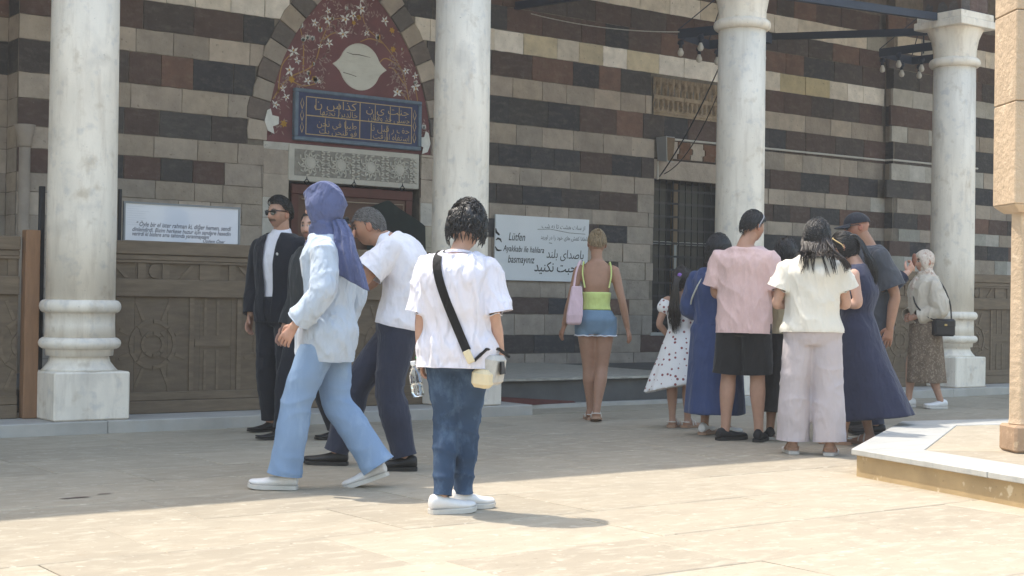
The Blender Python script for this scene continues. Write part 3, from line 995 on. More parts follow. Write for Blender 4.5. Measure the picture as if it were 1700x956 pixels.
# ================================================================ window with iron grille, lintel and carved panel
win = empty('grilled_window', (0, 0, 0))
tag(win, 'tall window behind a black iron grille left of the third marble column', 'window')
M_FRAMEW = mat('worn_window_timber', srgb(150, 128, 104), 0.7, var=0.15, vscale=8)
M_FRAMEWH = mat('white_window_bar', srgb(190, 190, 186), 0.6, var=0.05)
MB().box(12.80, 14.35, WY + 0.34, WY + 0.36, 0.66, 2.66).build('pane', mat('dark_window_glass', srgb(52, 52, 54), 0.25, var=0.2, vscale=2, spec=0.5), win)
for x in (12.81, 13.42, 14.28):
    MB().box(x, x + 0.07, WY + 0.27, WY + 0.335, 0.66, 2.66).build('timber_post', M_FRAMEW, win)
MB().box(12.885, 13.415, WY + 0.28, WY + 0.33, 1.83, 1.87).build('white_bar', M_FRAMEWH, win)
MB().box(13.495, 14.275, WY + 0.28, WY + 0.33, 1.83, 1.87).build('white_bar', M_FRAMEWH, win)
MB().box(13.43, 13.47, WY + 0.26, WY + 0.269, 1.35, 1.83).build('white_bar', M_FRAMEWH, win)
x = 12.86
while x < 14.34:
    MB().tube([(x, WY + 0.07, 0.652), (x, WY + 0.07, 2.668)], 0.009, 8).build('iron_bar', M_BLACK_IRON, win)
    x += 0.117
z = 0.78
while z < 2.62:
    MB().box(12.802, 14.348, WY + 0.052, WY + 0.0605, z - 0.013, z + 0.013).build('iron_crossbar', M_BLACK_IRON, win)
    z += 0.176
MB().box(12.76, 14.38, WY - 0.03, WY + 0.2, 0.61, 0.652).build('sill', mat('pale_sill_stone', srgb(186, 182, 176), 0.8, var=0.1), win, bevel=0.005)
o = obj('lintel_stone', STONES[1], win, (13.57, WY - 0.02, 2.80)); o.scale = (1.55, 0.012, 0.25); o.color = LIGHT[0]
# joggled flat arch
x = 12.98
k = 0
while x < 14.3:
    w = 0.23
    poly = [(x, 2.955), (x + w - 0.02, 2.955), (x + w - 0.02, 3.02), (x + w + 0.02, 3.03), (x + w + 0.02, 3.10), (x + w - 0.01, 3.11), (x + w - 0.01, 3.18),
            (x + 0.0, 3.18), (x + 0.0, 3.11), (x + 0.035, 3.10), (x + 0.035, 3.03), (x, 3.02)]
    o = MB().prism(poly, WY - 0.022, WY + 0.03).build('joggled_stone', M_STONE_O, win)
    o.color = srgb(118, 84, 64) if k % 2 else LIGHT[k % 5]
    x += w + 0.004
    k += 1
MB().box(12.80, 14.35, WY - 0.006, WY + 0.013, 2.93, 2.95).build('dark_joint', mat('dark_joint_stone', srgb(70, 58, 52), 0.9), win)  # dark strip filling the joint above the lintel
# carved niche panel above the window
cpv = empty('carved_niche_panel', (12.74, WY - 0.02, 3.50))
NXg, NZg = 168, 60
vs, fs = [], []
def niche_depth(u, v):
    """u metres along, v metres up (0..0.5)"""
    d = 0.0
    if v > 0.27:
        w = 0.115
        q = (u / w) % 1.0 - 0.5
        vv = (v - 0.27) / 0.2
        hoodw = 0.45 * (1 - max(0, vv - 0.35) / 0.65) if vv < 1 else 0
        if abs(q) < hoodw:
            d = 0.05 * (1 - (abs(q) / max(hoodw, 1e-3)) ** 2) ** 0.5
        d += 0.012 * sin(q * 20)
    elif v > 0.215:
        d = -0.012
    elif v > 0.075:
        w = 0.088
        q = (u / w) % 1.0 - 0.5
        vv = (v - 0.145) / 0.07
        rr = (q / 0.36) ** 2 + vv ** 2
        if rr < 1:
            d = 0.06 * sqrt(1 - rr)
        elif vv > 0.3 and abs(q) < 0.1:
            d = 0.02
    else:
        d = -0.008 + 0.006 * sin(v * 120)
    d += 0.008 * noise.noise((u * 14, v * 14, 3)) + 0.004 * noise.noise((u * 50, v * 50, 1))
    return d
for j in range(NZg + 1):
    for i in range(NXg + 1):
        u, v = 1.60 * i / NXg, 0.5 * j / NZg
        vs.append((u, niche_depth(u, v) - 0.02, v))
for j in range(NZg):
    for i in range(NXg):
        a = j * (NXg + 1) + i
        fs.append((a, a + 1, a + NXg + 2, a + NXg + 1))
g = MB(); g.add(vs, fs)
g.build('carved_face', mat('sandy_carved_stone', srgb(176, 156, 132), 0.9, var=0.18, vscale=9, bump=0.5, bscale=45, spots=[(srgb(96, 82, 70), 16, 0.6, 0.5)]), cpv)
tag(cpv, 'weathered sandy stone panel of carved niches above the grilled window', 'carving')
# wall loudspeaker
spk = empty('wall_loudspeaker', (12.88, WY - 0.13, 2.88))
MB().hexa([(-0.055, -0.09, 0), (0.055, -0.09, 0), (0.05, 0.1, 0.03), (-0.05, 0.1, 0.03)], [(-0.08, -0.10, 0.33), (0.08, -0.10, 0.33), (0.08, 0.1, 0.33), (-0.08, 0.1, 0.33)]).build('case', mat('grey_speaker_case', srgb(150, 152, 156), 0.5, var=0.05), spk, bevel=0.006)
MB().hexa([(-0.045, -0.098, 0.015), (0.045, -0.098, 0.015), (0.045, -0.092, 0.015), (-0.045, -0.092, 0.015)], [(-0.068, -0.108, 0.315), (0.068, -0.108, 0.315), (0.068, -0.1, 0.315), (-0.068, -0.1, 0.315)]).build('grille', mat('brown_speaker_cloth', srgb(128, 106, 84), 0.9, var=0.1, vscale=20), spk)
MB().tube([(-0.082, -0.108, 0.33), (-0.058, -0.099, 0.0), (0.058, -0.099, 0.0)], 0.006, 5).build('white_trim', M_FRAMEWH, spk)
tag(spk, 'small grey loudspeaker box with white trim at the window corner', 'loudspeaker')
M_CABLE_W = mat('white_conduit', srgb(206, 202, 196), 0.6, var=0.05)
M_CABLE_B = mat('black_cable', srgb(40, 40, 42), 0.7, var=0)
tag(MB().tube([(12.96, WY - 0.04, 3.205), (14.6, WY - 0.035, 3.22), (17.42, WY - 0.03, 3.235), (17.44, WY - 0.17, 3.235), (19.5, WY - 0.19, 3.24)], 0.015, 8).build('cable_conduit', M_CABLE_W), 'white cable conduit running level along the wall to the right pier', 'conduit')
tag(MB().tube([(12.84, WY - 0.03, 2.9), (12.845, WY - 0.03, 2.66)], 0.012, 8).build('cable_conduit', M_CABLE_W), 'short upright white conduit below the loudspeaker', 'conduit')
def sag(a, b, s, n=14):
    a, b = Vector(a), Vector(b)
    return [a.lerp(b, i / n) - Vector((0, 0, s * 4 * (i / n) * (1 - i / n))) for i in range(n + 1)]
tag(MB().tube(sag((12.17, 12.2, 3.98), (12.86, WY - 0.05, 2.70), 0.10), 0.009, 6).build('hanging_cable', M_CABLE_B), 'thick black cable hanging from the lamp to the window corner', 'cable')
tag(MB().tube(sag((12.30, 12.2, 3.98), (12.95, WY - 0.04, 2.74), 0.26), 0.006, 6).build('hanging_cable', M_CABLE_B), 'thinner slack cable hanging beside the thick black one', 'cable')
tag(MB().tube(sag((10.72, WY - 0.02, 4.56), (11.72, 12.5, 4.24), 0.06), 0.006, 6).build('hanging_cable', M_CABLE_W), 'thin white cable strung from the upper wall to the lamp', 'cable')

# ================================================================ iron lamp frames with bulbs
M_BULB = mat('frosted_bulb_glass', srgb(208, 202, 192), 0.2, var=0, spec=0.5)
def lamp(cx, cy, z, rot, label, bulbs):
    e = empty('hanging_lamp', (cx, cy, z), rot)
    h = 0.42
    fr = MB()
    for a in range(4):
        c_, s_ = cos(a * pi / 2), sin(a * pi / 2)
        P = lambda x, y: (x * c_ - y * s_, x * s_ + y * c_)
        p = [P(-h, -h), P(h - 0.012, -h), P(h - 0.012, -h + 0.012), P(-h, -h + 0.012)]
        fr.hexa([(q[0], q[1], -0.055) for q in p], [(q[0], q[1], 0.055) for q in p])
    fr.build('iron_frame', M_IRON, e)
    rd = MB().tube([(0, 0, 0.0), (0, 0, 6.9 - z)], 0.011, 8)
    for a in range(4):
        rd.tube([(h * cos(a * pi / 2 + pi / 4) * 1.4, h * sin(a * pi / 2 + pi / 4) * 1.4, 0.05), (0, 0, 0.55)], 0.007, 6)
    rd.build('suspension_rod', M_IRON, e)
    for (bx, by, dz) in bulbs:
        s = MB().lathe([(0.012, 0.10), (0.035, 0.085), (0.042, 0.05), (0.02, 0.035), (0.024, 0.0)], bx, by, 16)
        s.v = [(a, b, c + dz) for a, b, c in s.v]
        s.tube([(bx, by, dz + 0.09), (bx * 0.9, by * 0.9, -0.03)], 0.008, 6)
        so = s.build('bulb_socket', M_IRON, e, smooth=True)
        b = MB().lathe([(0.018, 0.0), (0.022, -0.015), (0.036, -0.045), (0.038, -0.065), (0.028, -0.09), (0.008, -0.1)], bx, by, 16)
        b.v = [(a, bb, c + dz) for a, bb, c in b.v]
        b.build('bulb', M_BULB, so, smooth=True)
    tag(e, label, 'lamp', 'hanging iron lamps of the portico')
    return e
BL = [(-0.44, -0.44, -0.16), (-0.40, -0.2, -0.22), (-0.46, 0.1, -0.14), (-0.2, -0.46, -0.24), (0.05, -0.44, -0.2), (0.44, -0.3, -0.16), (0.42, 0.3, -0.16), (-0.3, 0.44, -0.15), (0.2, 0.44, -0.15)]
lamp(12.33, 12.35, 4.24, radians(20), 'dark iron lamp frame with white bulbs beside the third marble column', BL)
lamp(15.95, 12.25, 4.44, radians(8), 'dark iron lamp frame with white bulbs behind the rightmost column capital', BL)

# ================================================================ carved timber screens between the columns
SCREEN_MESH = {}
def piece(name, parent, poly, y0, y1, material, cx=0, cz=0, key=None):
    if key and key in SCREEN_MESH:
        return obj(name, SCREEN_MESH[key], parent, (cx, 0, cz))
    o = MB().prism(poly, y0, y1).build(name, material, parent, loc=(cx, 0, cz))
    if key:
        SCREEN_MESH[key] = o.data
    return o
def ring(r0, r1, n=20):
    return [(r0, r1, n)]
def screen(x0, x1, label, start=0.0, zb=0.092):
    e = empty('carved_screen', (x0, 10.96, zb))
    w = x1 - x0
    H_ = 1.37
    nb_ = max(2, round(w / 0.27))
    for k_ in range(nb_):
        MB().box(w * k_ / nb_ + .001, w * (k_ + 1) / nb_ - .001, 0.0, 0.04, 0.0, H_ - 0.002).build('back_board', M_WOOD_D, e)
    MB().box(-0.002, w + 0.002, -0.035, 0.05, H_ - 0.105, H_).build('top_rail', M_WOOD, e, bevel=0.006)
    MB().box(0, w, -0.024, -0.001, H_ - 0.15, H_ - 0.108).build('moulding', M_WOOD, e, bevel=0.005)
    MB().box(0, w, -0.03, -0.001, 0.0, 0.10).build('bottom_rail', M_WOOD, e, bevel=0.005)
    MB().box(0, w, -0.02, -0.001, 0.103, 0.17).build('moulding', M_WOOD, e, bevel=0.004)
    MB().box(0, w, -0.026, -0.001, 0.93, 1.07).build('middle_rail', M_WOOD, e, bevel=0.004)
    MB().box(0, w, -0.022, -0.001, 1.20, 1.218).build('moulding', M_WOOD, e)
    u = start
    while u < w - 0.2:
        U = lambda p: [(a + u, b) for a, b in p]
        def put(nm, poly, yf, m=M_WOOD):
            poly = [(min(max(a + u, 0.004), w - 0.004), b) for a, b in poly]
            if max(a for a, b in poly) - min(a for a, b in poly) > 0.006:
                MB().prism(poly, yf, -0.001).build(nm, m, e)
        # frieze: slanted slats, a round boss, square blocks
        put('frieze_block', [(-0.06, 1.072), (0.0, 1.072), (0.0, 1.198), (-0.06, 1.198)], -0.012)
        put('frieze_slat', [(0.02, 1.19), (0.055, 1.19), (0.16, 1.08), (0.125, 1.08)], -0.010)
        put('frieze_block', [(0.235, 1.072), (0.30, 1.072), (0.30, 1.198), (0.235, 1.198)], -0.012)
        put('frieze_boss', [(0.37 + 0.047 * cos(2 * pi * k / 16), 1.135 + 0.055 * sin(2 * pi * k / 16)) for k in range(16)], -0.02, M_WOOD_D)
        put('frieze_block', [(0.44, 1.072), (0.50, 1.072), (0.50, 1.198), (0.44, 1.198)], -0.012)
        put('frieze_slat', [(0.58, 1.08), (0.615, 1.08), (0.72, 1.19), (0.685, 1.19)], -0.010)
        put('frieze_block', [(0.76, 1.072), (0.94, 1.072), (0.94, 1.198), (0.76, 1.198)], -0.012)
        # star field
        cx_, cz_ = 0.37, 0.55
        for s in (-1, 1):
            put('stile', [(cx_ + s * 0.33 - 0.02, 0.172), (cx_ + s * 0.33 + 0.02, 0.172), (cx_ + s * 0.33 + 0.02, 0.928), (cx_ + s * 0.33 - 0.02, 0.928)], -0.012)
        for k in range(8):
            a = 2 * pi * k / 8 + pi / 8
            ln = 0.36 if abs(sin(a)) > 0.5 else 0.30
            d, nn = (cos(a), sin(a)), (-sin(a) * 0.013, cos(a) * 0.013)
            r0, r1 = 0.205, ln
            put('star_ray', [(cx_ + d[0] * r0 - nn[0], cz_ + d[1] * r0 - nn[1]), (cx_ + d[0] * r1 - nn[0], cz_ + d[1] * r1 - nn[1]), (cx_ + d[0] * r1 + nn[0], cz_ + d[1] * r1 + nn[1]), (cx_ + d[0] * r0 + nn[0], cz_ + d[1] * r0 + nn[1])], -0.007)
        for (ra, rb_, yf) in ((0.17, 0.20, -0.009), (0.075, 0.10, -0.010)):
            for k in range(8):
                a0, a1 = 2 * pi * k / 8 + 0.03, 2 * pi * (k + 1) / 8 - 0.03
                am = (a0 + a1) / 2
                put('ring_segment', [(cx_ + ra * cos(a0), cz_ + ra * sin(a0)), (cx_ + rb_ * cos(a0), cz_ + rb_ * sin(a0)), (cx_ + rb_ * cos(am), cz_ + rb_ * sin(am)), (cx_ + rb_ * cos(a1), cz_ + rb_ * sin(a1)), (cx_ + ra * cos(a1), cz_ + ra * sin(a1)), (cx_ + ra * cos(am), cz_ + ra * sin(am))], yf)
        for k in range(4):
            a = pi / 2 * k + pi / 4
            put('star_point', [(cx_ + 0.11 * cos(a - 0.2), cz_ + 0.11 * sin(a - 0.2)), (cx_ + 0.16 * cos(a), cz_ + 0.16 * sin(a)), (cx_ + 0.11 * cos(a + 0.2), cz_ + 0.11 * sin(a + 0.2))], -0.008)
        for s, q in ((1, 0.82), (1, 0.93)):
            put('panel_strip', [(q - 0.012, 0.62), (q + 0.012, 0.62), (q + 0.012, 0.925), (q - 0.012, 0.925)], -0.007)
            put('panel_strip', [(q - 0.012, 0.175), (q + 0.012, 0.175), (q + 0.012, 0.5), (q - 0.012, 0.5)], -0.007)
        put('panel_rail', [(0.73, 0.53), (1.04, 0.53), (1.04, 0.59), (0.73, 0.59)], -0.010)
        u += 1.08
    tag(e, label, 'screen', 'carved timber screens between the columns')
    return e
CXR = 0.0
screen(CX[0] + 0.22, CX[1] - 0.22, 'carved brown timber screen between the two left columns, sign board on top', 0.06)
screen(CX[0] - 3.3, CX[0] - 0.42, 'carved timber screen at the far left edge beside an orange-brown post', 0.4)
screen(CX[2] + 0.22, CX[3] - 0.22, 'carved timber screen behind the woman in the patterned headscarf', 0.12)
screen(CX[3] + 0.22, CX[3] + 3.3, 'carved timber screen to the right of the rightmost marble column', 0.1)
pst = MB().box(-0.055, 0.055, -0.05, 0.05, 0, 1.42).build('timber_post', M_WOOD_O, None, bevel=0.006, loc=(CX[0] - 0.34, 10.93, 0.092))
tag(pst, 'plain orange-brown timber post left of the first marble column', 'post')
pl = MB().box(-0.02, 0.02, -0.02, 0.02, 0, 1.76).build('dark_pole', M_BLACK_IRON, None, bevel=0.003, loc=(CX[0] - 0.245, 10.99, 0.092))
tag(pl, 'thin dark upright pole left of the first marble column', 'pole')

# ================================================================ sign boards
M_INK = mat('black_ink', srgb(38, 36, 40), 0.7, var=0)
M_INK_G = mat('grey_ink', srgb(88, 88, 98), 0.7, var=0)
sg = empty('sign_board', (4.83, 10.93, 1.464))
M_BOARD1 = mat('glossy_white_board', srgb(206, 210, 220), 0.12, var=0.03, vscale=3, spec=0.6, coat=0.6)
MB().box(-0.485, 0.485, 0.0, 0.012, 0.002, 0.292).build('board', M_BOARD1, sg)
fr = MB()
for bx in ((-0.5, 0.5, 0.292, 0.306), (-0.5, -0.486, 0.0, 0.2915), (0.486, 0.5, 0.0, 0.2915)):
    fr.box(bx[0], bx[1], -0.008, 0.018, bx[2], bx[3])
fr.build('frame', mat('grey_metal_frame', srgb(128, 132, 136), 0.5, var=0.05, metal=0.3), sg)
for i, (t, x, z, s, xs) in enumerate((('" Öyle bir el ister rahman ki, diğer hemen, sendi', -0.40, 0.115, 0.052, 0.80), ('dinlendirdi. Bizim herkese huzur için sandere hasedin', -0.43, 0.075, 0.046, 0.86),
                                      ('verirdi ki bizlere ama tahtında yaranmayalım"', -0.43, 0.04, 0.046, 0.80), ('Hz. Mevlana', 0.17, 0.006, 0.036, 1.0))):
    lettering(t.replace('Hz. Mevlana', 'Özdem Özer'), s, M_INK_G, sg, x, -0.001, z, 'LEFT', 0.3, xs, 0.0006, rot=-0.008)
for k in range(9):
    MB().strip([(-0.47, 0.27 - k * 0.018), (-0.47 + 0.2 * (0.5 + 0.5 * noise.noise((k * 1.7, 0, 0))) + 0.04, 0.268 - k * 0.018)], 0.002, -0.001).build('ruled_line', mat('pale_ruled_line', srgb(170, 176, 190), 0.5, var=0), sg, fixn=False)
MB().box(-0.53, -0.508, 0.02, 0.045, -0.04, 0.40).build('post', M_BLACK_IRON, sg)
tag(sg, 'white glossy board with handwritten Turkish lines resting on the carved screen', 'sign')

sg2 = empty('notice_board', (10.945, WY - 0.055, 1.285))
M_BOARD2 = mat('white_notice_board', srgb(232, 234, 240), 0.4, var=0.03, vscale=2, spec=0.5)
MB().hexa([(-0.745, 0.0, 0.0), (0.70, 0.0, 0.0), (0.70, 0.025, 0.0), (-0.745, 0.025, 0.0)], [(-0.735, 0.0, 0.79), (0.725, 0.0, 0.79), (0.725, 0.025, 0.79), (-0.735, 0.025, 0.79)]).build('board', M_BOARD2, sg2, bevel=0.003)
lettering('Lütfen', 0.135, M_INK, sg2, -0.545, -0.002, 0.485, 'LEFT', 0.22, 0.74, 0.0006)
lettering('Ayakkabı ile halılara', 0.105, M_INK, sg2, -0.62, -0.002, 0.352, 'LEFT', 0.22, 0.75, 0.0005, rot=-0.01)
lettering('basmayınız', 0.13, M_INK, sg2, -0.55, -0.002, 0.215, 'LEFT', 0.22, 0.72, 0.0006)
lettering(arabic('باصدای بلند'), 0.15, M_INK, sg2, 0.64, -0.002, 0.29, 'RIGHT', 0.12, 0.85, 0.0)
lettering(arabic('صحبت نکنید'), 0.17, M_INK, sg2, 0.66, -0.002, 0.12, 'RIGHT', 0.12, 0.9, 0.001)
lettering(arabic('از ساعت هشت تا نه شب').replace('ع', ''), 0.075, M_INK_G, sg2, 0.66, -0.002, 0.655, 'RIGHT', 0.0, 0.95)
lettering(arabic('لطفا کفش های خود را در اورید'), 0.072, M_INK_G, sg2, 0.69, -0.002, 0.52, 'RIGHT', 0.0, 0.85)
for pts, w in (([(-0.10, 0.635), (0.1, 0.645), (0.4, 0.61), (0.66, 0.605)], 0.005), ([(0.08, 0.475), (0.13, 0.47)], 0.006),
               ([(-0.735, 0.62), (-0.725, 0.575), (-0.69, 0.55), (-0.675, 0.54)], [0.015, 0.03, 0.028, 0.01]), ([(-0.73, 0.48), (-0.70, 0.50), (-0.665, 0.49), (-0.645, 0.455)], [0.008, 0.026, 0.026, 0.008]),
               ([(-0.74, 0.40), (-0.71, 0.36), (-0.68, 0.355), (-0.64, 0.36)], [0.012, 0.026, 0.02, 0.006])):
    MB().strip(pts, w, -0.002).build('ink_stroke', M_INK, sg2, fixn=False)
tag(sg2, 'white notice with handwritten Turkish and Persian words on the stone wall', 'sign')

# ================================================================ octagonal platform and sandstone pier at the right
C0 = Vector((6.94, 5.82)); SIDE = 2.4
aC = radians(-36.5)
RC = SIDE / (2 * sin(pi / 8))
OC = C0 + Vector((cos(aC), sin(aC))) * RC
def octo(rad, off=0.0):
    return [(OC.x + rad * cos(aC + pi + k * pi / 4 + off), OC.y + rad * sin(aC + pi + k * pi / 4 + off)) for k in range(8)]
plat = empty('octagonal_platform', (OC.x, OC.y, 0.0))
T = lambda pts: [(a - OC.x, b - OC.y) for a, b in pts]
M_RISER_T = mat('travertine_riser', srgb(190, 164, 124), 0.6, var=0.14, vscale=4, bump=0.4, bscale=30, spots=[(srgb(228, 214, 186), 9, 0.62, 0.6), (srgb(130, 100, 70), 25, 0.68, 0.6)])
M_EDGE_M = mat('grey_white_marble_edge', srgb(188, 187, 182), 0.45, var=0.1, vscale=2.5, vstretch=(1, 4, 1), veins=(srgb(152, 155, 156), 4, (1, 5, 1), 0.6), spec=0.4)
MB().prism(T(octo(RC - 0.03)), -0.01, 0.128, 'xy').build('riser', M_RISER_T, plat)
for k in range(8):
    o8, i8 = T(octo(RC + 0.005)), T(octo(RC - 0.44))
    a, b, c_, d_ = [Vector(p) for p in (o8[k], o8[(k + 1) % 8], i8[(k + 1) % 8], i8[k])]
    for j in range(2):
        t0, t1 = j / 2 + 0.0008, (j + 1) / 2 - 0.0008
        q = [a.lerp(b, t0), a.lerp(b, t1), d_.lerp(c_, t1), d_.lerp(c_, t0)]
        MB().prism([(p.x, p.y) for p in q], 0.13, 0.165, 'xy').build('marble_edge_slab', M_EDGE_M, plat, bevel=0.004)
i8 = [Vector(p) for p in T(octo(RC - 0.443))]
for k in range(8):
    a, b = i8[k], i8[(k + 1) % 8]
    for j in range(4):
        t0, t1 = j / 4, (j + 1) / 4
        a0, b0 = a * (1 - t0), b * (1 - t0)
        a1, b1 = a * (1 - t1), b * (1 - t1)
        qs = [a0, b0, b1, a1] if j < 3 else [a0, b0, Vector((0, 0))]
        cen = sum(qs, Vector((0, 0))) / len(qs)
        qs = [cen + (p - cen) * 0.996 for p in qs]
        MB().prism([(p.x, p.y) for p in qs], 0.131, 0.160 + 0.001 * (j % 2), 'xy').build('paving_slab', M_TRAV, plat)
tag(plat, 'low octagonal travertine platform with grey marble edging at the right', 'platform')
pr = empty('sandstone_pier', (7.816, 5.20, 0.163), radians(57))
M_SAND = mat('rough_sandstone', srgb(206, 182, 154), 0.9, var=0.1, vscale=3, bump=0.8, bscale=20, bdist=0.018, spots=[(srgb(236, 216, 188), 6, 0.64, 0.5), (srgb(150, 118, 86), 18, 0.68, 0.4)])
M_SAND_B = mat('brown_sandstone_base', srgb(176, 148, 122), 0.9, var=0.14, vscale=5, bump=0.7, bscale=30, bdist=0.01, spots=[(srgb(214, 190, 160), 10, 0.62, 0.5)])
MB().box(-0.125, 0.125, -0.125, 0.125, 0, 0.165).build('base_block', M_SAND_B, pr, bevel=0.014)
MB().lathe([(0.118, 0.165), (0.112, 0.2), (0.112, 1.46)], n=8).build('shaft', M_SAND, pr, bevel=0.006)
MB().hexa([(-0.115, -0.115, 1.455), (0.115, -0.115, 1.455), (0.115, 0.115, 1.455), (-0.115, 0.115, 1.455)], [(-0.165, -0.165, 1.50), (0.165, -0.165, 1.50), (0.165, 0.165, 1.50), (-0.165, 0.165, 1.50)]).build('capital', M_SAND, pr, bevel=0.006)
zz = 1.502
for k, h in enumerate((0.62, 0.55, 0.6, 0.55)):
    MB().box(-0.165, 0.165, -0.165, 0.165, zz, zz + h - 0.004).build('pier_block', M_SAND, pr, bevel=0.006)
    zz += h
tag(pr, 'rough sandstone pier widening upward on the octagonal platform at the right edge', 'pier')
# ================================================================ people: builder
V = Vector
def solid(mb, voxel=0.009, smooth=6, fac=0.5):
    """fuse overlapping closed tubes into one continuous skin; returns (verts, faces) arrays"""
    me = mb.mesh('tmp')
    bm = bmesh.new(); bm.from_mesh(me); bmesh.ops.recalc_face_normals(bm, faces=bm.faces); bm.to_mesh(me); bm.free()
    t = bpy.data.objects.new('tmp', me)
    COL.objects.link(t)
    md = t.modifiers.new('r', 'REMESH'); md.mode = 'VOXEL'; md.voxel_size = voxel; md.adaptivity = 0.0
    if smooth:
        sm = t.modifiers.new('s', 'SMOOTH'); sm.factor = fac; sm.iterations = smooth
    dg = bpy.context.evaluated_depsgraph_get()
    out = bpy.data.meshes.new_from_object(t.evaluated_get(dg))
    bpy.data.objects.remove(t); bpy.data.meshes.remove(me)
    return out

def displace(me, fn):
    """push vertices along their normals by fn(co)"""
    n = len(me.vertices)
    co = np.empty(n * 3, 'f'); me.vertices.foreach_get('co', co); co = co.reshape(-1, 3)
    no = np.empty(n * 3, 'f'); me.vertices.foreach_get('normal', no); no = no.reshape(-1, 3)
    d = np.array([fn(V(c)) for c in co.tolist()], 'f')
    co += no * d[:, None]
    me.vertices.foreach_set('co', co.ravel())
    me.update()

def smoothpts(pts, k=5):
    return catmull(pts, k)
def smoothrad(r, k=5):
    return [v.x for v in catmull([(a, 0, 0) for a in r], k)]
def limb(mb, pts, rad, n=14, k=5):
    mb.tube(smoothpts(pts, k), smoothrad(rad, k), n)

def torso(mb, spine, ax0, ax1, prof, n=22):
    """rings along the spine; prof: (t along spine 0..len-1 , half width, half depth, forward shift)"""
    P = [V(p) for p in spine]
    dense = catmull(P, 10)
    def at(t):
        f = min(max(t, 0), len(P) - 1) * 10
        i = min(int(f), len(dense) - 2)
        return dense[i].lerp(dense[i + 1], f - i), (dense[min(i + 2, len(dense) - 1)] - dense[max(i - 1, 0)]).normalized()
    ts = [p[0] for p in prof]
    dp = catmull([(a, b, c) for a, b, c, *_ in prof], 5)
    ds = smoothrad([(p[3] if len(p) > 3 else 0) for p in prof], 5)
    vs, fs = [], []
    L = len(P) - 1
    for q, sft in zip(dp, ds):
        c, tan = at(q.x)
        ax = ax0.lerp(ax1, min(max(q.x / L, 0), 1))
        ax = (ax - tan * ax.dot(tan)).normalized()
        fwd = tan.cross(ax) * 1.0
        if fwd.dot(V((0, 1, 0))) < 0 and abs(fwd.y) > 0.5 and ax.x > 0:
            fwd = -fwd
        c = c + fwd * sft
        for k in range(n):
            a = 2 * pi * k / n
            ca, sa = cos(a), sin(a)
            e = 0.8
            vs.append(c + ax * (q.y * math.copysign(abs(ca) ** e, ca)) + fwd * (q.z * math.copysign(abs(sa) ** e, sa)))
    m = len(dp)
    for i in range(m - 1):
        for k in range(n):
            fs.append((i * n + k, i * n + (k + 1) % n, (i + 1) * n + (k + 1) % n, (i + 1) * n + k))
    fs.append(tuple(range(n - 1, -1, -1)))
    fs.append(tuple(range((m - 1) * n, m * n)))
    mb.add(vs, fs)

def frame(pos, fwd, up):
    f = V(fwd).normalized(); u = V(up); u = (u - f * u.dot(f)).normalized(); r = f.cross(u)
    return Matrix(((r.x, f.x, u.x, pos[0]), (r.y, f.y, u.y, pos[1]), (r.z, f.z, u.z, pos[2]), (0, 0, 0, 1)))

def _g(a, w):
    return exp(-(a / w) ** 2)

def head_point(lat, lon):
    cl = cos(lat)
    x, y, z = 0.074 * sin(lon) * cl, 0.094 * cos(lon) * cl, 0.113 * sin(lat)
    t = max(0.0, -z / 0.113)
    x *= 1 - 0.30 * t ** 1.6
    if y > 0:
        y *= 1 - 0.05 * t
        y *= 1 - 0.06 * _g(abs(x) - 0.06, 0.03)
    else:
        y *= 1 - 0.42 * t
        if z > 0:
            y *= 1.05
    return x, y, z

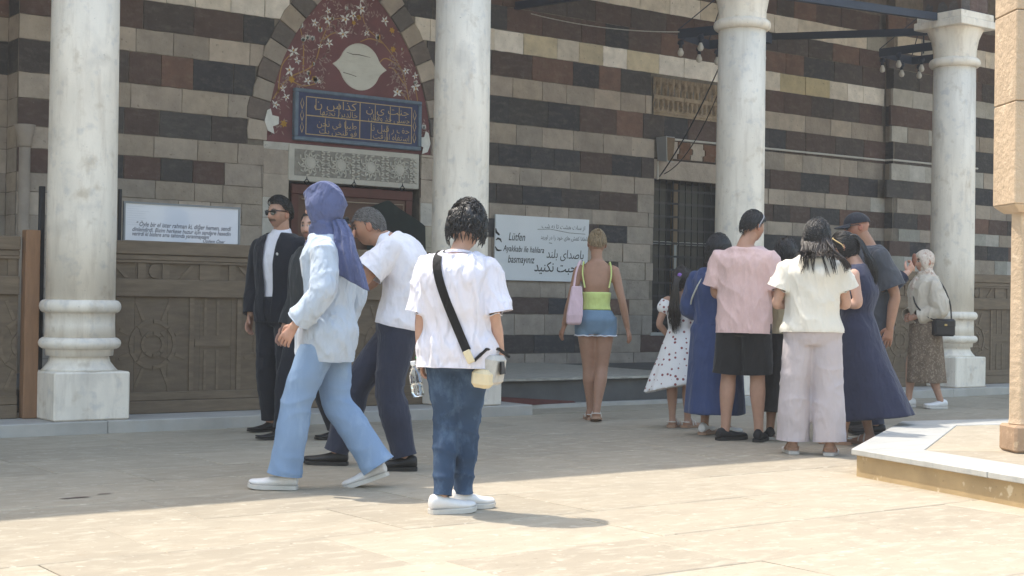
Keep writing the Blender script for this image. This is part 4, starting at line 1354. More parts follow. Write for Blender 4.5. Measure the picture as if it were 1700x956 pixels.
def head_geo(hd):
    """one face: nose, brows, eyes, lips, chin, ears; hd: skin, brow, beard, moustache, lips colours"""
    NL, NJ = 52, 72
    sk = V(hd['skin'][:3])
    vs, cs, fs = [], [], []
    for i in range(NL + 1):
        lat = -pi / 2 + pi * i / NL
        for j in range(NJ):
            lon = 2 * pi * j / NJ
            x, y, z = head_point(lat, lon)
            c = sk.copy()
            if y > 0.02:
                f = min(1, (y - 0.02) / 0.03)
                ax = abs(x)
                nz = 0.0
                if -0.045 < z < 0.03:
                    nz = 0.024 * ((0.03 - z) / 0.055) ** 1.2 if z > -0.026 else 0.024 * max(0, (z + 0.045) / 0.019)
                d = nz * _g(x, 0.0125 if z > -0.015 else 0.0165)
                d += 0.005 * _g(z - 0.032, 0.011) * _g(ax - 0.025, 0.03)
                d -= 0.009 * _g(ax - 0.031, 0.016) * _g(z - 0.012, 0.012)
                d += 0.004 * _g(ax - 0.032, 0.012) * _g(z - 0.010, 0.007)
                d += 0.005 * _g(ax - 0.045, 0.02) * _g(z + 0.022, 0.02)
                d += 0.006 * _g(x, 0.022) * (_g(z + 0.054, 0.005) + _g(z + 0.065, 0.006))
                d += 0.009 * _g(x, 0.022) * _g(z + 0.093, 0.018)
                y += d * f
                red = 0.25 * _g(ax - 0.042, 0.025) * _g(z + 0.02, 0.025) + 0.25 * _g(x, 0.014) * _g(z + 0.025, 0.014)
                c = c.lerp(V((sk[0] * 1.02, sk[1] * 0.72, sk[2] * 0.68)), red)
                lip = _g(x, 0.024) * max(_g(z + 0.055, 0.006), _g(z + 0.065, 0.006))
                c = c.lerp(V(hd.get('lips', (0.36, 0.13, 0.11))[:3]), min(1, lip * 1.1) * 0.8)
                c = c.lerp(V((0.12, 0.05, 0.04)), 0.7 * _g(x, 0.022) * _g(z + 0.060, 0.0025))
                br = max(0, 1 - abs(ax - 0.031) / 0.022) * _g(z - 0.034 + 0.004 * abs(ax - 0.03) / 0.02, 0.0065)
                c = c.lerp(V(hd.get('brow', (0.03, 0.02, 0.015))[:3]), min(1, br * 1.8))
                er = ((ax - 0.031) / 0.016) ** 2 + ((z - 0.011) / 0.0075) ** 2
                if er < 1:
                    c = V((0.02, 0.014, 0.01)) if abs(ax - 0.031) < 0.0075 else V((0.5, 0.46, 0.42))
                elif er < 1.7:
                    c = c.lerp(V((0.1, 0.05, 0.04)), 0.6)
            if hd.get('moustache') and y > 0.06 and abs(x) < 0.036 and -0.054 < z + 0.15 * abs(x) * 0 < -0.040:
                c = c.lerp(V(hd['moustache'][:3]), 0.9); y += 0.003
            if hd.get('beard'):
                k = 0.0
                if z < -0.035 and y > -0.02:
                    k = min(1, (-0.035 - z) / 0.015) * (1 - 0.9 * _g(x, 0.024) * max(_g(z + 0.055, 0.007), _g(z + 0.065, 0.007)))
                if -0.05 < z <= -0.038 and abs(x) < 0.035 and y > 0.05:
                    k = 0.9
                if abs(x) > 0.058 and z < 0.0 and -0.02 < y < 0.05:
                    k = max(k, 0.6)
                c = c.lerp(V(hd['beard'][:3]), k * hd.get('beard_k', 0.8))
            vs.append((x, y, z)); cs.append(c)
    for i in range(NL):
        for j in range(NJ):
            fs.append((i * NJ + j, i * NJ + (j + 1) % NJ, (i + 1) * NJ + (j + 1) % NJ, (i + 1) * NJ + j))
    for s in (-1, 1):     # ears
        o = len(vs)
        n, m = 12, 8
        for i in range(m + 1):
            la = -pi / 2 + pi * i / m
            for j in range(n):
                lo = 2 * pi * j / n
                ex, ey, ez = 0.011 * cos(lo) * cos(la), 0.020 * sin(lo) * cos(la), 0.032 * sin(la)
                dent = 0.006 * _g(ey, 0.01) * _g(ez - 0.004, 0.014) if ex * s > 0 else 0
                vs.append((s * 0.074 + ex - s * dent + 0.006 * s * (1 if ey < 0 else 0) * abs(ey) / 0.02, -0.012 + ey, -0.004 + ez))
                cs.append(V((sk[0] * 0.98, sk[1] * 0.80, sk[2] * 0.76)))
        for i in range(m):
            for j in range(n):
                fs.append((o + i * n + j, o + i * n + (j + 1) % n, o + (i + 1) * n + (j + 1) % n, o + (i + 1) * n + j))
    return vs, fs, cs

def hand_geo(side, curl, spread=0.12, thumb=0.5, scale=1.0):
    """wrist at origin, fingers along +y, palm facing -z; side +1: thumb on -x (right hand, palm down)"""
    mb = MB()
    vs = []
    def ell(c0, c1, w0, w1, t0, t1, n=12, k=5):
        vs, fs = [], []
        for i in range(k + 1):
            u = i / k
            w, t = w0 + (w1 - w0) * u ** 0.7, t0 + (t1 - t0) * u
            c = V(c0).lerp(V(c1), u)
            for j in range(n):
                a = 2 * pi * j / n
                vs.append((c.x + w * cos(a), c.y, c.z + t * sin(a)))
        for i in range(k):
            for j in range(n):
                fs.append((i * n + j, i * n + (j + 1) % n, (i + 1) * n + (j + 1) % n, (i + 1) * n + j))
        fs.append(tuple(range(n - 1, -1, -1))); fs.append(tuple(range(k * n, (k + 1) * n)))
        mb.add(vs, fs)
    ell((0, -0.02, 0), (0, 0.088, -0.002), 0.026, 0.040, 0.019, 0.013)
    lens = [0.070, 0.080, 0.074, 0.058]
    for f in range(4):
        x = (-0.030 + 0.020 * f) * side
        a = spread * (f - 1.5) * side * 0.6
        p = V((x, 0.078, 0.0)); d = V((sin(a), cos(a), 0))
        pts, rr = [p - d * 0.02], [0.0095]
        ang = 0.0
        for s, fr in enumerate((0.45, 0.30, 0.25)):
            ang += (curl if not hasattr(curl, '__len__') else curl[f]) * (0.8, 1.0, 0.7)[s]
            dd = V((d.x * cos(ang), d.y * cos(ang), -sin(ang)))
            pts.append(p.copy()); rr.append((0.0098, 0.009, 0.0082)[s])
            p = p + dd * lens[f] * fr
        pts.append(p); rr.append(0.006)
        mb.tube(catmull(pts, 3), smoothrad(rr, 3), 8)
    p0 = V((-0.022 * side, 0.012, -0.004))
    d1 = V((-0.75 * side, 0.62, -0.35 - thumb * 0.4)).normalized(); d2 = V((-0.25 * side * (1 - thumb), 0.9, -0.25 - thumb * 0.5)).normalized()
    p1 = p0 + d1 * 0.035; p2 = p1 + d2 * 0.033; p3 = p2 + d2 * 0.024
    mb.tube(catmull([p0, p1, p2, p3], 3), smoothrad([0.016, 0.012, 0.0105, 0.007], 3), 8)
    return [V(v) * scale for v in mb.v], mb.f

def make_mesh(name, vs, fs, material, cs=None, smooth=True):
    me = bpy.data.meshes.new(name)
    me.from_pydata([tuple(v) for v in vs], [], fs)
    me.materials.append(material)
    if smooth:
        me.polygons.foreach_set('use_smooth', [True] * len(me.polygons))
    if cs is not None:
        ca = me.color_attributes.new('Col', 'FLOAT_COLOR', 'POINT')
        ca.data.foreach_set('color', np.array([(c[0], c[1], c[2], 1.0) for c in cs], 'f').ravel())
    me.update()
    return me

M_SKIN = mat('skin', (0.5, 0.3, 0.2), 0.5, var=0.05, vscale=30, src='attr', bump=0.08, bscale=180, spec=0.35, sss=0.08)
def hairmat(name, c, rough=0.38):
    return mat(name, c, rough, var=0.25, vscale=60, vstretch=(1, 1, 0.25), bump=0.6, bscale=150, bstretch=(1, 1, 0.12), spec=0.5, space='world')
M_HAIR_K = hairmat('black_hair', (0.012, 0.010, 0.010, 1))
M_HAIR_B = hairmat('dark_brown_hair', (0.030, 0.019, 0.013, 1))
M_HAIR_G = hairmat("grey_cropped_hair", (0.15, 0.142, 0.136, 1), 0.7)
M_HAIR_Y = hairmat('blonde_hair', (0.36, 0.26, 0.15, 1), 0.5)
def cloth(name, c, var=0.06, rough=0.9, bump=0.35, bscale=220, **k):
    k.setdefault('wrinkle', (0.30, 9.0, (1.0, 1.0, 0.45), 0.018))
    return mat(name, c, rough, var=var, vscale=k.pop('vscale', 7), bump=bump, bscale=bscale, bdist=0.002, spec=0.15, sheen=0.15, **k)

def cut(me, p, n, rad, axis=None, spare=None):
    """open a garment at an edge: trim what lies beyond the plane, within rad of p"""
    p, n = V(p), V(n).normalized()
    bm = bmesh.new(); bm.from_mesh(me)
    def near(c):
        if (c - p).length > rad * 1.8:
            return False
        if axis is not None:
            q = c - axis[0]
            if (q - axis[1] * q.dot(axis[1])).length > rad:
                return False
        elif (c - p).length > rad:
            return False
        return not (spare and spare(c))
    fs = [f for f in bm.faces if near(f.calc_center_median())]
    geom = list({v for f in fs for v in f.verts}) + list({e for f in fs for e in f.edges}) + fs
    bmesh.ops.bisect_plane(bm, geom=geom, dist=1e-5, plane_co=p, plane_no=n)
    bm.faces.ensure_lookup_table()
    dl = [f for f in bm.faces if near(f.calc_center_median()) and (f.calc_center_median() - p).dot(n) > 0]
    bmesh.ops.delete(bm, geom=dl, context='FACES')
    bm.to_mesh(me); bm.free()

class Person:
    def __init__(s, x, y, theta, H, label, sex='m', skin=(0.46, 0.27, 0.18), wf=1.0, px=None):
        d = V((x, y)).dot(V((FW.x, FW.y))); sx_ = V((x, y)).dot(V((RT.x, RT.y)))
        s.head_dir = radians(YAW) - atan2(sx_, d) + radians(theta)
        s.root = empty('person', (x, y, 0), s.head_dir - pi / 2)
        tag(s.root, label, 'person')
        s.H, s.sex, s.skin, s.wf = H, sex, skin, wf
        f = sex == 'f'
        shw, hw = (0.098 if f else 0.112) * wf, 0.05
        J = dict(pelvis=(0, 0, .53), waist=(0, .004, .615), chest=(0, .006, .72), neck=(0, -.004, .845), head=(0, .014, .932),
                 sh_r=(shw, -.008, .792), el_r=(shw + .022, -.022, .63), wr_r=(shw + .028, .02, .487),
                 hip_r=(hw, 0, .515), kn_r=(.052, .012, .285), an_r=(.054, -.012, .045))
        for k in ('sh', 'el', 'wr', 'hip', 'kn', 'an'):
            p = J[k + '_r']; J[k + '_l'] = (-p[0], p[1], p[2])
        s.J = {k: V(v) * H for k, v in J.items()}
        s.hf, s.hu = V((0, 1, 0)), V((0, 0, 1))
        s.hands = {'r': dict(d=None, n=None, curl=0.35), 'l': dict(d=None, n=None, curl=0.35)}
        s.toe = {'r': V((.15, 1, 0)), 'l': V((-.15, 1, 0))}
        s.hscale = 1.0
        s.legk = 1.0
        s.tail = 0.075
    def pose(s, **k):
        for a, v in k.items():
            s.J[a] = V(v)
        return s
    def axes(s):
        return (s.J['hip_r'] - s.J['hip_l']).normalized(), (s.J['sh_r'] - s.J['sh_l']).normalized()
    def spine(s):
        J = s.J
        d = (J['waist'] - J['pelvis']).normalized()
        return [J['pelvis'] - d * s.tail * s.H, J['pelvis'], J['waist'], J['chest'], J['neck']]
    def prof(s, off=0.0, shrink=1.0):
        H, f = s.H, s.sex == 'f'
        w = s.wf
        P = [(0.0, .070, .055), (0.55, .098, .068), (1.0, .100 if not f else .105, .070 if not f else .076), (1.6, .086 if not f else .082, .060), (2.0, .083 if not f else .074, .058 if not f else .055),
             (2.6, .092 if not f else .082, .064), (3.0, .100 if not f else .088, .068 if not f else .072), (3.45, .103 if not f else .09, .060), (3.75, .084 if not f else .074, .048), (3.9, .060 if not f else .054, .045), (4.0, .042, .042)]
        return [(t, a * H * w * shrink + off, b * H * (0.5 + 0.5 * w) * shrink + off) for t, a, b in P]
    def body(s, legs=True, feet=False):
        H, J = s.H, s.J
        mb = MB()
        a0, a1 = s.axes()
        torso(mb, s.spine(), a0, a1, s.prof(0, 0.90))
        k = 0.88 if s.sex == 'f' else 1.0
        hm = frame(J['head'], s.hf, s.hu)
        nb = J['neck']
        mb.tube(smoothpts([nb - (nb - J['chest']).normalized() * 0.03 * H, nb + V((0, 0, 0.005)), hm @ V((0, -0.02, -0.06)), hm @ V((0, -0.012, 0.0))], 4), smoothrad([0.045 * H * k, 0.035 * H * k, 0.034 * H * k, 0.030 * H * k], 4), 16)
        for q in 'rl':
            sh, el, wr = J['sh_' + q], J['el_' + q], J['wr_' + q]
            limb(mb, [sh + (J['chest'] - sh) * 0.25, sh, sh.lerp(el, .5), el, el.lerp(wr, .35), wr, wr + (wr - el).normalized() * 0.012], [.030 * H * k, .031 * H * k, .0285 * H * k, .0235 * H * k, .0245 * H * k, .0165 * H * k, .0150 * H * k])
            if legs:
                hp, kn, an = J['hip_' + q], J['kn_' + q], J['an_' + q]
                limb(mb, [hp + V((0, 0, .03 * H)), hp.lerp(kn, .15), hp.lerp(kn, .55), kn, kn.lerp(an, .32) + V((0, -.006, 0)), kn.lerp(an, .75), an, an - V((0, 0, .012))], [r_ * H * s.legk for r_ in (.052, .054, .045, .0335, .0345, .0235, .0205, .020)], 16)
                if feet:
                    t = s.toe[q].normalized()
                    L = 0.148 * H
                    limb(mb, [an - t * 0.035 - V((0, 0, .022 * H)), an + t * 0.03 - V((0, 0, .02 * H)), an + t * 0.10 - V((0, 0, .034 * H)), an + t * (L - 0.06) - V((0, 0, .037 * H))], [.022 * H, .026 * H, .022 * H, .012 * H], 12)
        me = solid(mb, 0.010, 4)
        n = len(me.vertices)
        co = np.empty(n * 3, 'f'); me.vertices.foreach_get('co', co)
        vs = [tuple(c) for c in co.reshape(-1, 3).tolist()]
        fs = [tuple(p.vertices) for p in me.polygons]
        bpy.data.meshes.remove(me)
        cs = [V(s.skin)] * n
        hv, hfc, hc = head_geo(s.hd)
        o = len(vs)
        vs += [hm @ (V(v) * s.hscale) for v in hv]; cs += hc; fs += [tuple(i + o for i in f) for f in hfc]
        s.hm = hm @ Matrix.Scale(s.hscale, 4)
        for q, sd in (('r', 1), ('l', -1)):
            h = s.hands[q]
            if h is None:
                continue
            wr, el = J['wr_' + q], J['el_' + q]
            d = V(h['d']) if h['d'] is not None else (wr - el).normalized() + V((0, 0.1, -0.1))
            nrm = V(h['n']) if h['n'] is not None else V((sd, 0, 0))     # back of the hand faces outwards
            fm = frame(wr, d, nrm)
            gv, gf = hand_geo(sd, h['curl'], scale=H / 1.72 * (0.92 if s.sex == 'f' else 1.0), thumb=h.get('thumb', 0.5))
            o = len(vs)
            vs += [fm @ v for v in gv]; cs += [V((s.skin[0] * 1.0, s.skin[1] * 0.92, s.skin[2] * 0.9))] * len(gv)
            fs += [tuple(i + o for i in f) for f in gf]
            s.hands[q]['m'] = fm
        s.bodyo = obj('body', make_mesh('body', vs, fs, M_SKIN, cs), s.root)
        return s
    # -------------------------------------------------------- clothes
    def garment(s, name, mb, material, fold=None, voxel=0.009, smooth=3, parent=None, label=None, cuts=()):
        me = solid(mb, voxel, smooth)
        for c in cuts:
            cut(me, *c)
        me.polygons.foreach_set('use_smooth', [True] * len(me.polygons))
        if fold:
            displace(me, fold)
        me.materials.clear(); me.materials.append(material)
        me.name = name
        o = obj(name, me, parent or s.root)
        if label:
            o['label'] = label
        if cuts:
            s.hems(o, material)
        return o
    def hems(s, o, material, r=0.0028):
        """rolled edge along every opening of a garment"""
        bm = bmesh.new(); bm.from_mesh(o.data)
        nxt = {}
        for e in bm.edges:
            if len(e.link_faces) == 1:
                a, b = e.verts
                nxt.setdefault(a.index, []).append(b.index); nxt.setdefault(b.index, []).append(a.index)
        bm.verts.ensure_lookup_table()
        seen, mb = set(), MB()
        for st in nxt:
            if st in seen:
                continue
            loop, cur = [st], st
            seen.add(st)
            while True:
                c = [k for k in nxt[cur] if k not in seen]
                if not c:
                    break
                cur = c[0]; seen.add(cur); loop.append(cur)
            if len(loop) < 12:
                continue
            P = [bm.verts[k].co.copy() for k in loop]
            for _ in range(2):
                P = [(P[i - 1] + P[i] * 2 + P[(i + 1) % len(P)]) / 4 for i in range(len(P))]
            P = P[::2]
            mb.tube(P + [P[0]], r, 6, cap=False)
        bm.free()
        if mb.f:
            tag(mb.build('hem', material, o, smooth=True, fixn=False), kind='stuff')
    def shirt(s, name, material, sleeve=0.5, off=0.016, hem=0.0, loose=0.0, amp=0.008, flare=0.0, seed=0, cuff=0.0, collar=False, neck=True, slv=1.0):
        """sleeve: 0 none .. 1 upper arm .. 2 wrist; hem: where it ends along the spine (0 = crotch, 1 = hip)"""
        H, J = s.H, s.J
        mb = MB()
        a0, a1 = s.axes()
        P = s.prof(off)
        mx, md = max(p[1] for p in P if p[0] >= 2.4), max(p[2] for p in P)
        Q = []
        for (t, a, b) in P:
            if t < 3.5:
                a = max(a, a * (1 - loose) + mx * loose); b = max(b, b * (1 - loose) + md * loose)
                g = flare * max(0, (2.2 - t) / 2.2)
                a += g; b += g
            if t >= hem:
                Q.append((t, a, b))
        c0 = [p for p in P if p[0] <= hem]
        if Q[0][0] > hem:
            Q.insert(0, (hem, Q[0][1], Q[0][2]))
        if not neck:
            Q = Q[:-1] + [(3.85, .06 * H, .045 * H)]
        torso(mb, s.spine(), a0, a1, Q)
        SP = catmull([V(q) for q in s.spine()], 10)
        i0 = min(int(max(hem, 0) * 10), len(SP) - 2)
        up_ = (SP[i0 + 1] - SP[i0]).normalized()
        cuts = [(SP[i0] + up_ * 0.014, -up_, 0.34)]
        qt = [q_[0] for q_ in Q]
        def spare(c):
            i = min(range(len(SP)), key=lambda m: (SP[m] - c).length)
            t = i / 10
            a_ = np.interp(t, qt, [q_[1] for q_ in Q]); b_ = np.interp(t, qt, [q_[2] for q_ in Q])
            d_ = c - SP[i]
            ax = a0.lerp(a1, t / 4)
            u_ = d_.dot(ax); v_ = (d_ - ax * u_).length
            return (u_ / (a_ + .004)) ** 2 + (v_ / (b_ + .01)) ** 2 < 1.45
        k = 0.88 if s.sex == 'f' else 1.0
        if sleeve > 0:
            for q in 'rl':
                sh, el, wr = J['sh_' + q], J['el_' + q], J['wr_' + q]
                inn = sh + (J['chest'] - sh) * 0.35
                o = off * 0.9
                if sleeve <= 1:
                    e = sh.lerp(el, sleeve)
                    cuts.append((e - (el - sh).normalized() * 0.012, el - sh, (.032 * H * k + o * 1.4) * slv * 1.35, (sh, (el - sh).normalized()), spare))
                    limb(mb, [inn, sh, sh.lerp(e, .5), e], [.030 * H * k + o, .031 * H * k + o * .7, (.033 * H * k + o) * (.5 + .5 * slv), (.032 * H * k + o * 1.4) * slv])
                else:
                    w_ = el.lerp(wr, sleeve - 1)
                    cuts.append((w_ - (wr - el).normalized() * 0.010, wr - el, 0.075))
                    limb(mb, [inn, sh, sh.lerp(el, .5), el, el.lerp(w_, .5), w_], [.030 * H * k + o, .031 * H * k + o * .7, (.032 * H * k + o) * slv, (.029 * H * k + o) * slv, (.0265 * H * k + o) * slv, (.021 * H * k + o * 1.1 + cuff) * slv])
        if collar:
            nb = J['neck']
            hm = frame(J['head'], s.hf, s.hu)
            mb.tube([nb - V((0, 0, .02)), nb + (hm @ V((0, -0.02, -0.10)) - nb) * 0.75], [.047 * H, .040 * H], 18)
        sd = seed * 7.3
        def fold(p):
            t = noise.noise((p.x * 5 + sd, p.y * 5, p.z * 3.0 + 0.9 * p.x * 3))
            u = noise.noise((p.x * 11 + sd, p.y * 11, p.z * 8 - p.x * 5))
            rdg = (1 - abs(noise.noise((p.x * 7 + sd, p.y * 7 + 3, p.z * 4.5 + p.x * 4)))) ** 4
            r2 = (1 - abs(noise.noise((p.x * 10 - sd, p.y * 8 + 3, p.z * 2.6 + p.x * 6)))) ** 6
            return amp * (0.7 * t + 0.3 * u + 0.9 * rdg + 0.8 * r2 - 0.35)
        return s.garment(name, mb, material, fold, cuts=cuts)
    def trousers(s, name, material, to=1.0, off=0.012, wide=0.0, hemr=None, top=1.75, amp=0.007, seed=0, bunch=0.0):
        """to: 1 full length, smaller stops along the shin; 0.45.. thigh = shorts (negative -> fraction of thigh)"""
        H, J = s.H, s.J
        mb = MB()
        a0, a1 = s.axes()
        torso(mb, s.spine(), a0, a1, [p for p in s.prof(off) if p[0] <= top])
        cuts = []
        for q in 'rl':
            hp, kn, an = J['hip_' + q], J['kn_' + q], J['an_' + q]
            if to < 0:
                e = hp.lerp(kn, -to)
                cuts.append((e - (kn - hp).normalized() * .01, kn - hp, .17))
                limb(mb, [hp + V((0, 0, .03 * H)), hp.lerp(e, .3), hp.lerp(e, .7), e], [.055 * H + off, .057 * H + off, .054 * H + off + wide * .5, .050 * H + off + wide], 18)
            else:
                e = kn.lerp(an, to)
                cuts.append((e - (an - kn).normalized() * .01, an - kn, .17))
                r_e = hemr if hemr else .027 * H + off
                limb(mb, [hp + V((0, 0, .03 * H)), hp.lerp(kn, .15), hp.lerp(kn, .55), kn, kn.lerp(e, .35), kn.lerp(e, .75), e], [.054 * H + off, .056 * H + off, .047 * H + off + wide * .3, .037 * H + off + wide * .6, .036 * H + off * 1.1 + wide * .8, (.030 * H + off + wide + r_e) / 2, r_e], 18)
        kz = [J['kn_r'], J['kn_l']]
        az = [J['an_r'], J['an_l']]
        sd = seed * 5.1 + 2
        def fold(p):
            w = 0.5 + 1.1 * max(exp(-((p - k).length / 0.16) ** 2) for k in kz) + (0.6 + 2.0 * bunch) * max(exp(-((p - k).length / 0.15) ** 2) for k in az)
            t = noise.noise((p.x * 6 + sd, p.y * 6, p.z * 3))
            u = 1 - abs(noise.noise((p.x * 4 + sd, p.y * 5, p.z * (9 + 8 * bunch))))
            return amp * w * (0.6 * t + 0.8 * u ** 4 - 0.25)
        return s.garment(name, mb, material, fold, cuts=cuts)
    def skirt(s, name, material, z_hem, top=2.0, r_hem=(0.26, 0.24), off=0.012, amp=0.012, folds=9, drift=(0, 0), seed=0, mid=None, torso_top=None, tilt=(0, 0), voxel=0.011):
        """dress or skirt from the spine position top down to z_hem"""
        H, J = s.H, s.J
        mb = MB()
        a0, a1 = s.axes()
        if torso_top:
            torso(mb, s.spine(), a0, a1, [p for p in s.prof(off) if 0.4 <= p[0] <= torso_top])
        wst = J['waist']
        n = 40
        P = s.prof(off)
        w0 = [p for p in P if p[0] == 2.0][0]; h0 = [p for p in P if p[0] == 1.0][0]
        zt, zh = wst.z + 0.01, J['pelvis'].z
        levels = [(zt, w0[1], w0[2], 0.0), (zh + 0.02, h0[1], h0[2] + 0.005, 0.0)]
        m = 9
        vs, fs = [], []
        rows = []
        for i in range(2):
            rows.append(levels[i])
        for i in range(1, m + 1):
            u = i / m
            e = u ** (mid or 0.9)
            rows.append((zh + 0.02 + (z_hem - zh - 0.02) * u, h0[1] + (r_hem[0] - h0[1]) * e, h0[2] + 0.005 + (r_hem[1] - h0[2]) * e, u))
        c0 = wst
        for (z, a, b, u) in rows:
            cx_ = wst.x + (J['pelvis'].x - wst.x) * min(1, (zt - z) / max(zt - zh, .01)) + drift[0] * u ** 1.3
            cy_ = wst.y + (J['pelvis'].y - wst.y) * min(1, (zt - z) / max(zt - zh, .01)) + drift[1] * u ** 1.3
            for k in range(n):
                t = 2 * pi * k / n
                f = 1 + amp * 6 * u * (sin(folds * t + 2.3 * sin(t + seed) + seed) * 0.6 + 0.4 * sin((folds + 4) * t + seed * 2))
                px_, py_ = a * f * cos(t), b * f * sin(t)
                vs.append((cx_ + px_, cy_ + py_, z + u * (tilt[0] * px_ + tilt[1] * py_)))
        R = len(rows)
        for i in range(R - 1):
            for k in range(n):
                fs.append((i * n + k, i * n + (k + 1) % n, (i + 1) * n + (k + 1) % n, (i + 1) * n + k))
        fs.append(tuple(range(n - 1, -1, -1))); fs.append(tuple(range((R - 1) * n, R * n)))
        mb.add(vs, fs)
        sd = seed * 3.7
        def fold(p):
            return 0.006 * noise.noise((p.x * 6 + sd, p.y * 6, p.z * 2.5)) + 0.004 * noise.noise((p.x * 14, p.y * 14 + sd, p.z * 5))
        return s.garment(name, mb, material, fold, voxel)
    # -------------------------------------------------------- hair and headgear
    def scalp(s, name, material, hairline, thick=0.018, lump=0.006, seed=1, strands=220, slen=0.06, flow=None, fuzz=0.004, freq=22):
        """hairline(x,y,z)->0..1 on the unit head; a shell with tufts lying on it"""
        NL, NJ = 40, 56
        rr = random.Random(seed)
        vs, fs = [], []
        for i in range(NL + 1):
            lat = -pi / 2 + pi * i / NL
            for j in range(NJ):
                lon = 2 * pi * j / NJ
                x, y, z = head_point(lat, lon)
                m = hairline(x, y, z)
                nrm = V((x / .074 ** 2, y / .094 ** 2, z / .113 ** 2)).normalized()
                d = -0.008 + (thick + 0.008) * m + lump * m * noise.noise((x * freq + seed, y * freq, z * freq))
                vs.append(V((x, y, z)) + nrm * d)
        for i in range(NL):
            for j in range(NJ):
                fs.append((i * NJ + j, i * NJ + (j + 1) % NJ, (i + 1) * NJ + (j + 1) % NJ, (i + 1) * NJ + j))
        mb = MB(); mb.add(vs, fs)
        cnt = 0
        strands *= 2.4
        while cnt < strands:
            lat, lon = math.asin(rr.uniform(-0.7, 1)), rr.uniform(0, 2 * pi)
            x, y, z = head_point(lat, lon)
            if hairline(x, y, z) < 0.3:
                cnt += 0.2
                continue
            cnt += 1
            nrm = V((x / .074 ** 2, y / .094 ** 2, z / .113 ** 2)).normalized()
            p = V((x, y, z)) + nrm * (thick * 0.8)
            d = (flow(V((x, y, z))) if flow else V((0, -0.6, -0.8))) + V((rr.uniform(-.5, .5), rr.uniform(-.5, .5), rr.uniform(-.5, .5)))
            d = (d - nrm * d.dot(nrm)).normalized()
            pts, L = [], slen * rr.uniform(0.5, 1.1)
            for k in range(5):
                u = k / 4
                q = p + d * L * u
                # stay close to the head surface
                nn = V((q.x / .074 ** 2, q.y / .094 ** 2, q.z / .113 ** 2)); nn.normalize()
                e = sqrt((q.x / .074) ** 2 + (q.y / .097) ** 2 + (q.z / .113) ** 2)
                q = q / e * (1 + (thick * (1.0 + 0.25 * rr.random()) + fuzz * u) / 0.095)
                pts.append(q)
            mb.tube(pts, [0.0018, 0.0032, 0.003, 0.002, 0.0005], 4, cap=False)
        o = mb.build(name, material, s.root, smooth=True, fixn=False)
        for v in o.data.vertices:
            v.co = s.hm @ v.co
        return o
    def locks(s, name, material, paths, r0=0.009, r1=0.002, parent=None, n=4, rmid=None):
        """long locks: each path in person space"""
        mb = MB()
        rj = random.Random(len(paths))
        jit = lambda p, w: [V(a) + V((rj.uniform(-w, w), rj.uniform(-w, w), rj.uniform(-w, w))) * (i / len(p)) for i, a in enumerate(p)]
        paths = [jit(p, r0 * 1.6) for p in paths for _ in range(4)]
        r0 *= .5; r1 *= .4
        for p in paths:
            q = catmull(p, 4)
            L = len(q)
            mb.tube(q, [(rmid or r0) * (1 - (i / (L - 1)) ** 2) + r1 if i > 1 else r0 * (0.5 + 0.25 * i) for i in range(L)], n)
        return mb.build(name, material, parent or s.root, smooth=True, fixn=False)
    # -------------------------------------------------------- shoes
    def shoe(s, q, material, sole_mat, kind='sneaker', lift=0.0, yaw=None, pos=None, sc=1.0, name='shoe'):
        """lift: heel raise angle in radians; placed under the ankle"""
        H = s.H
        L = 0.160 * H * sc
        an = V(pos) if pos is not None else s.J['an_' + q]
        t = s.toe[q]
        ang = atan2(t.y, t.x) - pi / 2
        if kind == 'sneaker':
            secs = [(-.27, .020, .030, .070), (-.24, .030, .022, .088), (-.12, .036, .020, .098), (.02, .038, .020, .088), (.18, .042, .018, .074), (.38, .046, .018, .062), (.56, .044, .018, .054), (.68, .034, .020, .046), (.73, .018, .024, .036)]
        elif kind == 'dress':
            secs = [(-.27, .020, .018, .060), (-.24, .029, .014, .075), (-.12, .033, .012, .082), (.04, .035, .012, .074), (.2, .039, .012, .055), (.4, .042, .012, .044), (.58, .038, .012, .036), (.71, .026, .014, .030), (.77, .012, .018, .025)]
        else:
            secs = None
        sw = 0.004 if kind == 'dress' else 0.006
        st = 0.014 if kind == 'dress' else 0.022
        def xf(p):
            v = V(p)
            pivot = V((0, .45 * L, 0))
            v = Matrix.Rotation(-lift, 3, 'X') @ (v - pivot) + pivot
            v = Matrix.Rotation(ang, 3, 'Z') @ v
            return v + V((an.x, an.y, s.J.get('ground', V((0, 0, 0))).z + (pos[2] if pos is not None and len(pos) > 2 and kind == 'x' else 0)))
        outl = []
        for (yy, w) in [(-.275, .012), (-.25, .028), (-.12, .036), (.05, .037), (.2, .042), (.4, .047), (.58, .045), (.69, .034), (.745, .016)]:
            outl.append((w + sw, yy * L))
        poly = outl + [(-a, b) for a, b in reversed(outl)]
        sb = MB()
        n = len(poly)
        up_toe = lambda yy: 0.012 * max(0, (yy / L - .45) / .3) ** 2
        vs = [xf((a, b, 0.001 + up_toe(b))) for a, b in poly] + [xf((a, b, st + up_toe(b))) for a, b in poly]
        sb.add(vs, [tuple(range(n - 1, -1, -1)), tuple(range(n, 2 * n))] + [(i, (i + 1) % n, (i + 1) % n + n, i + n) for i in range(n)])
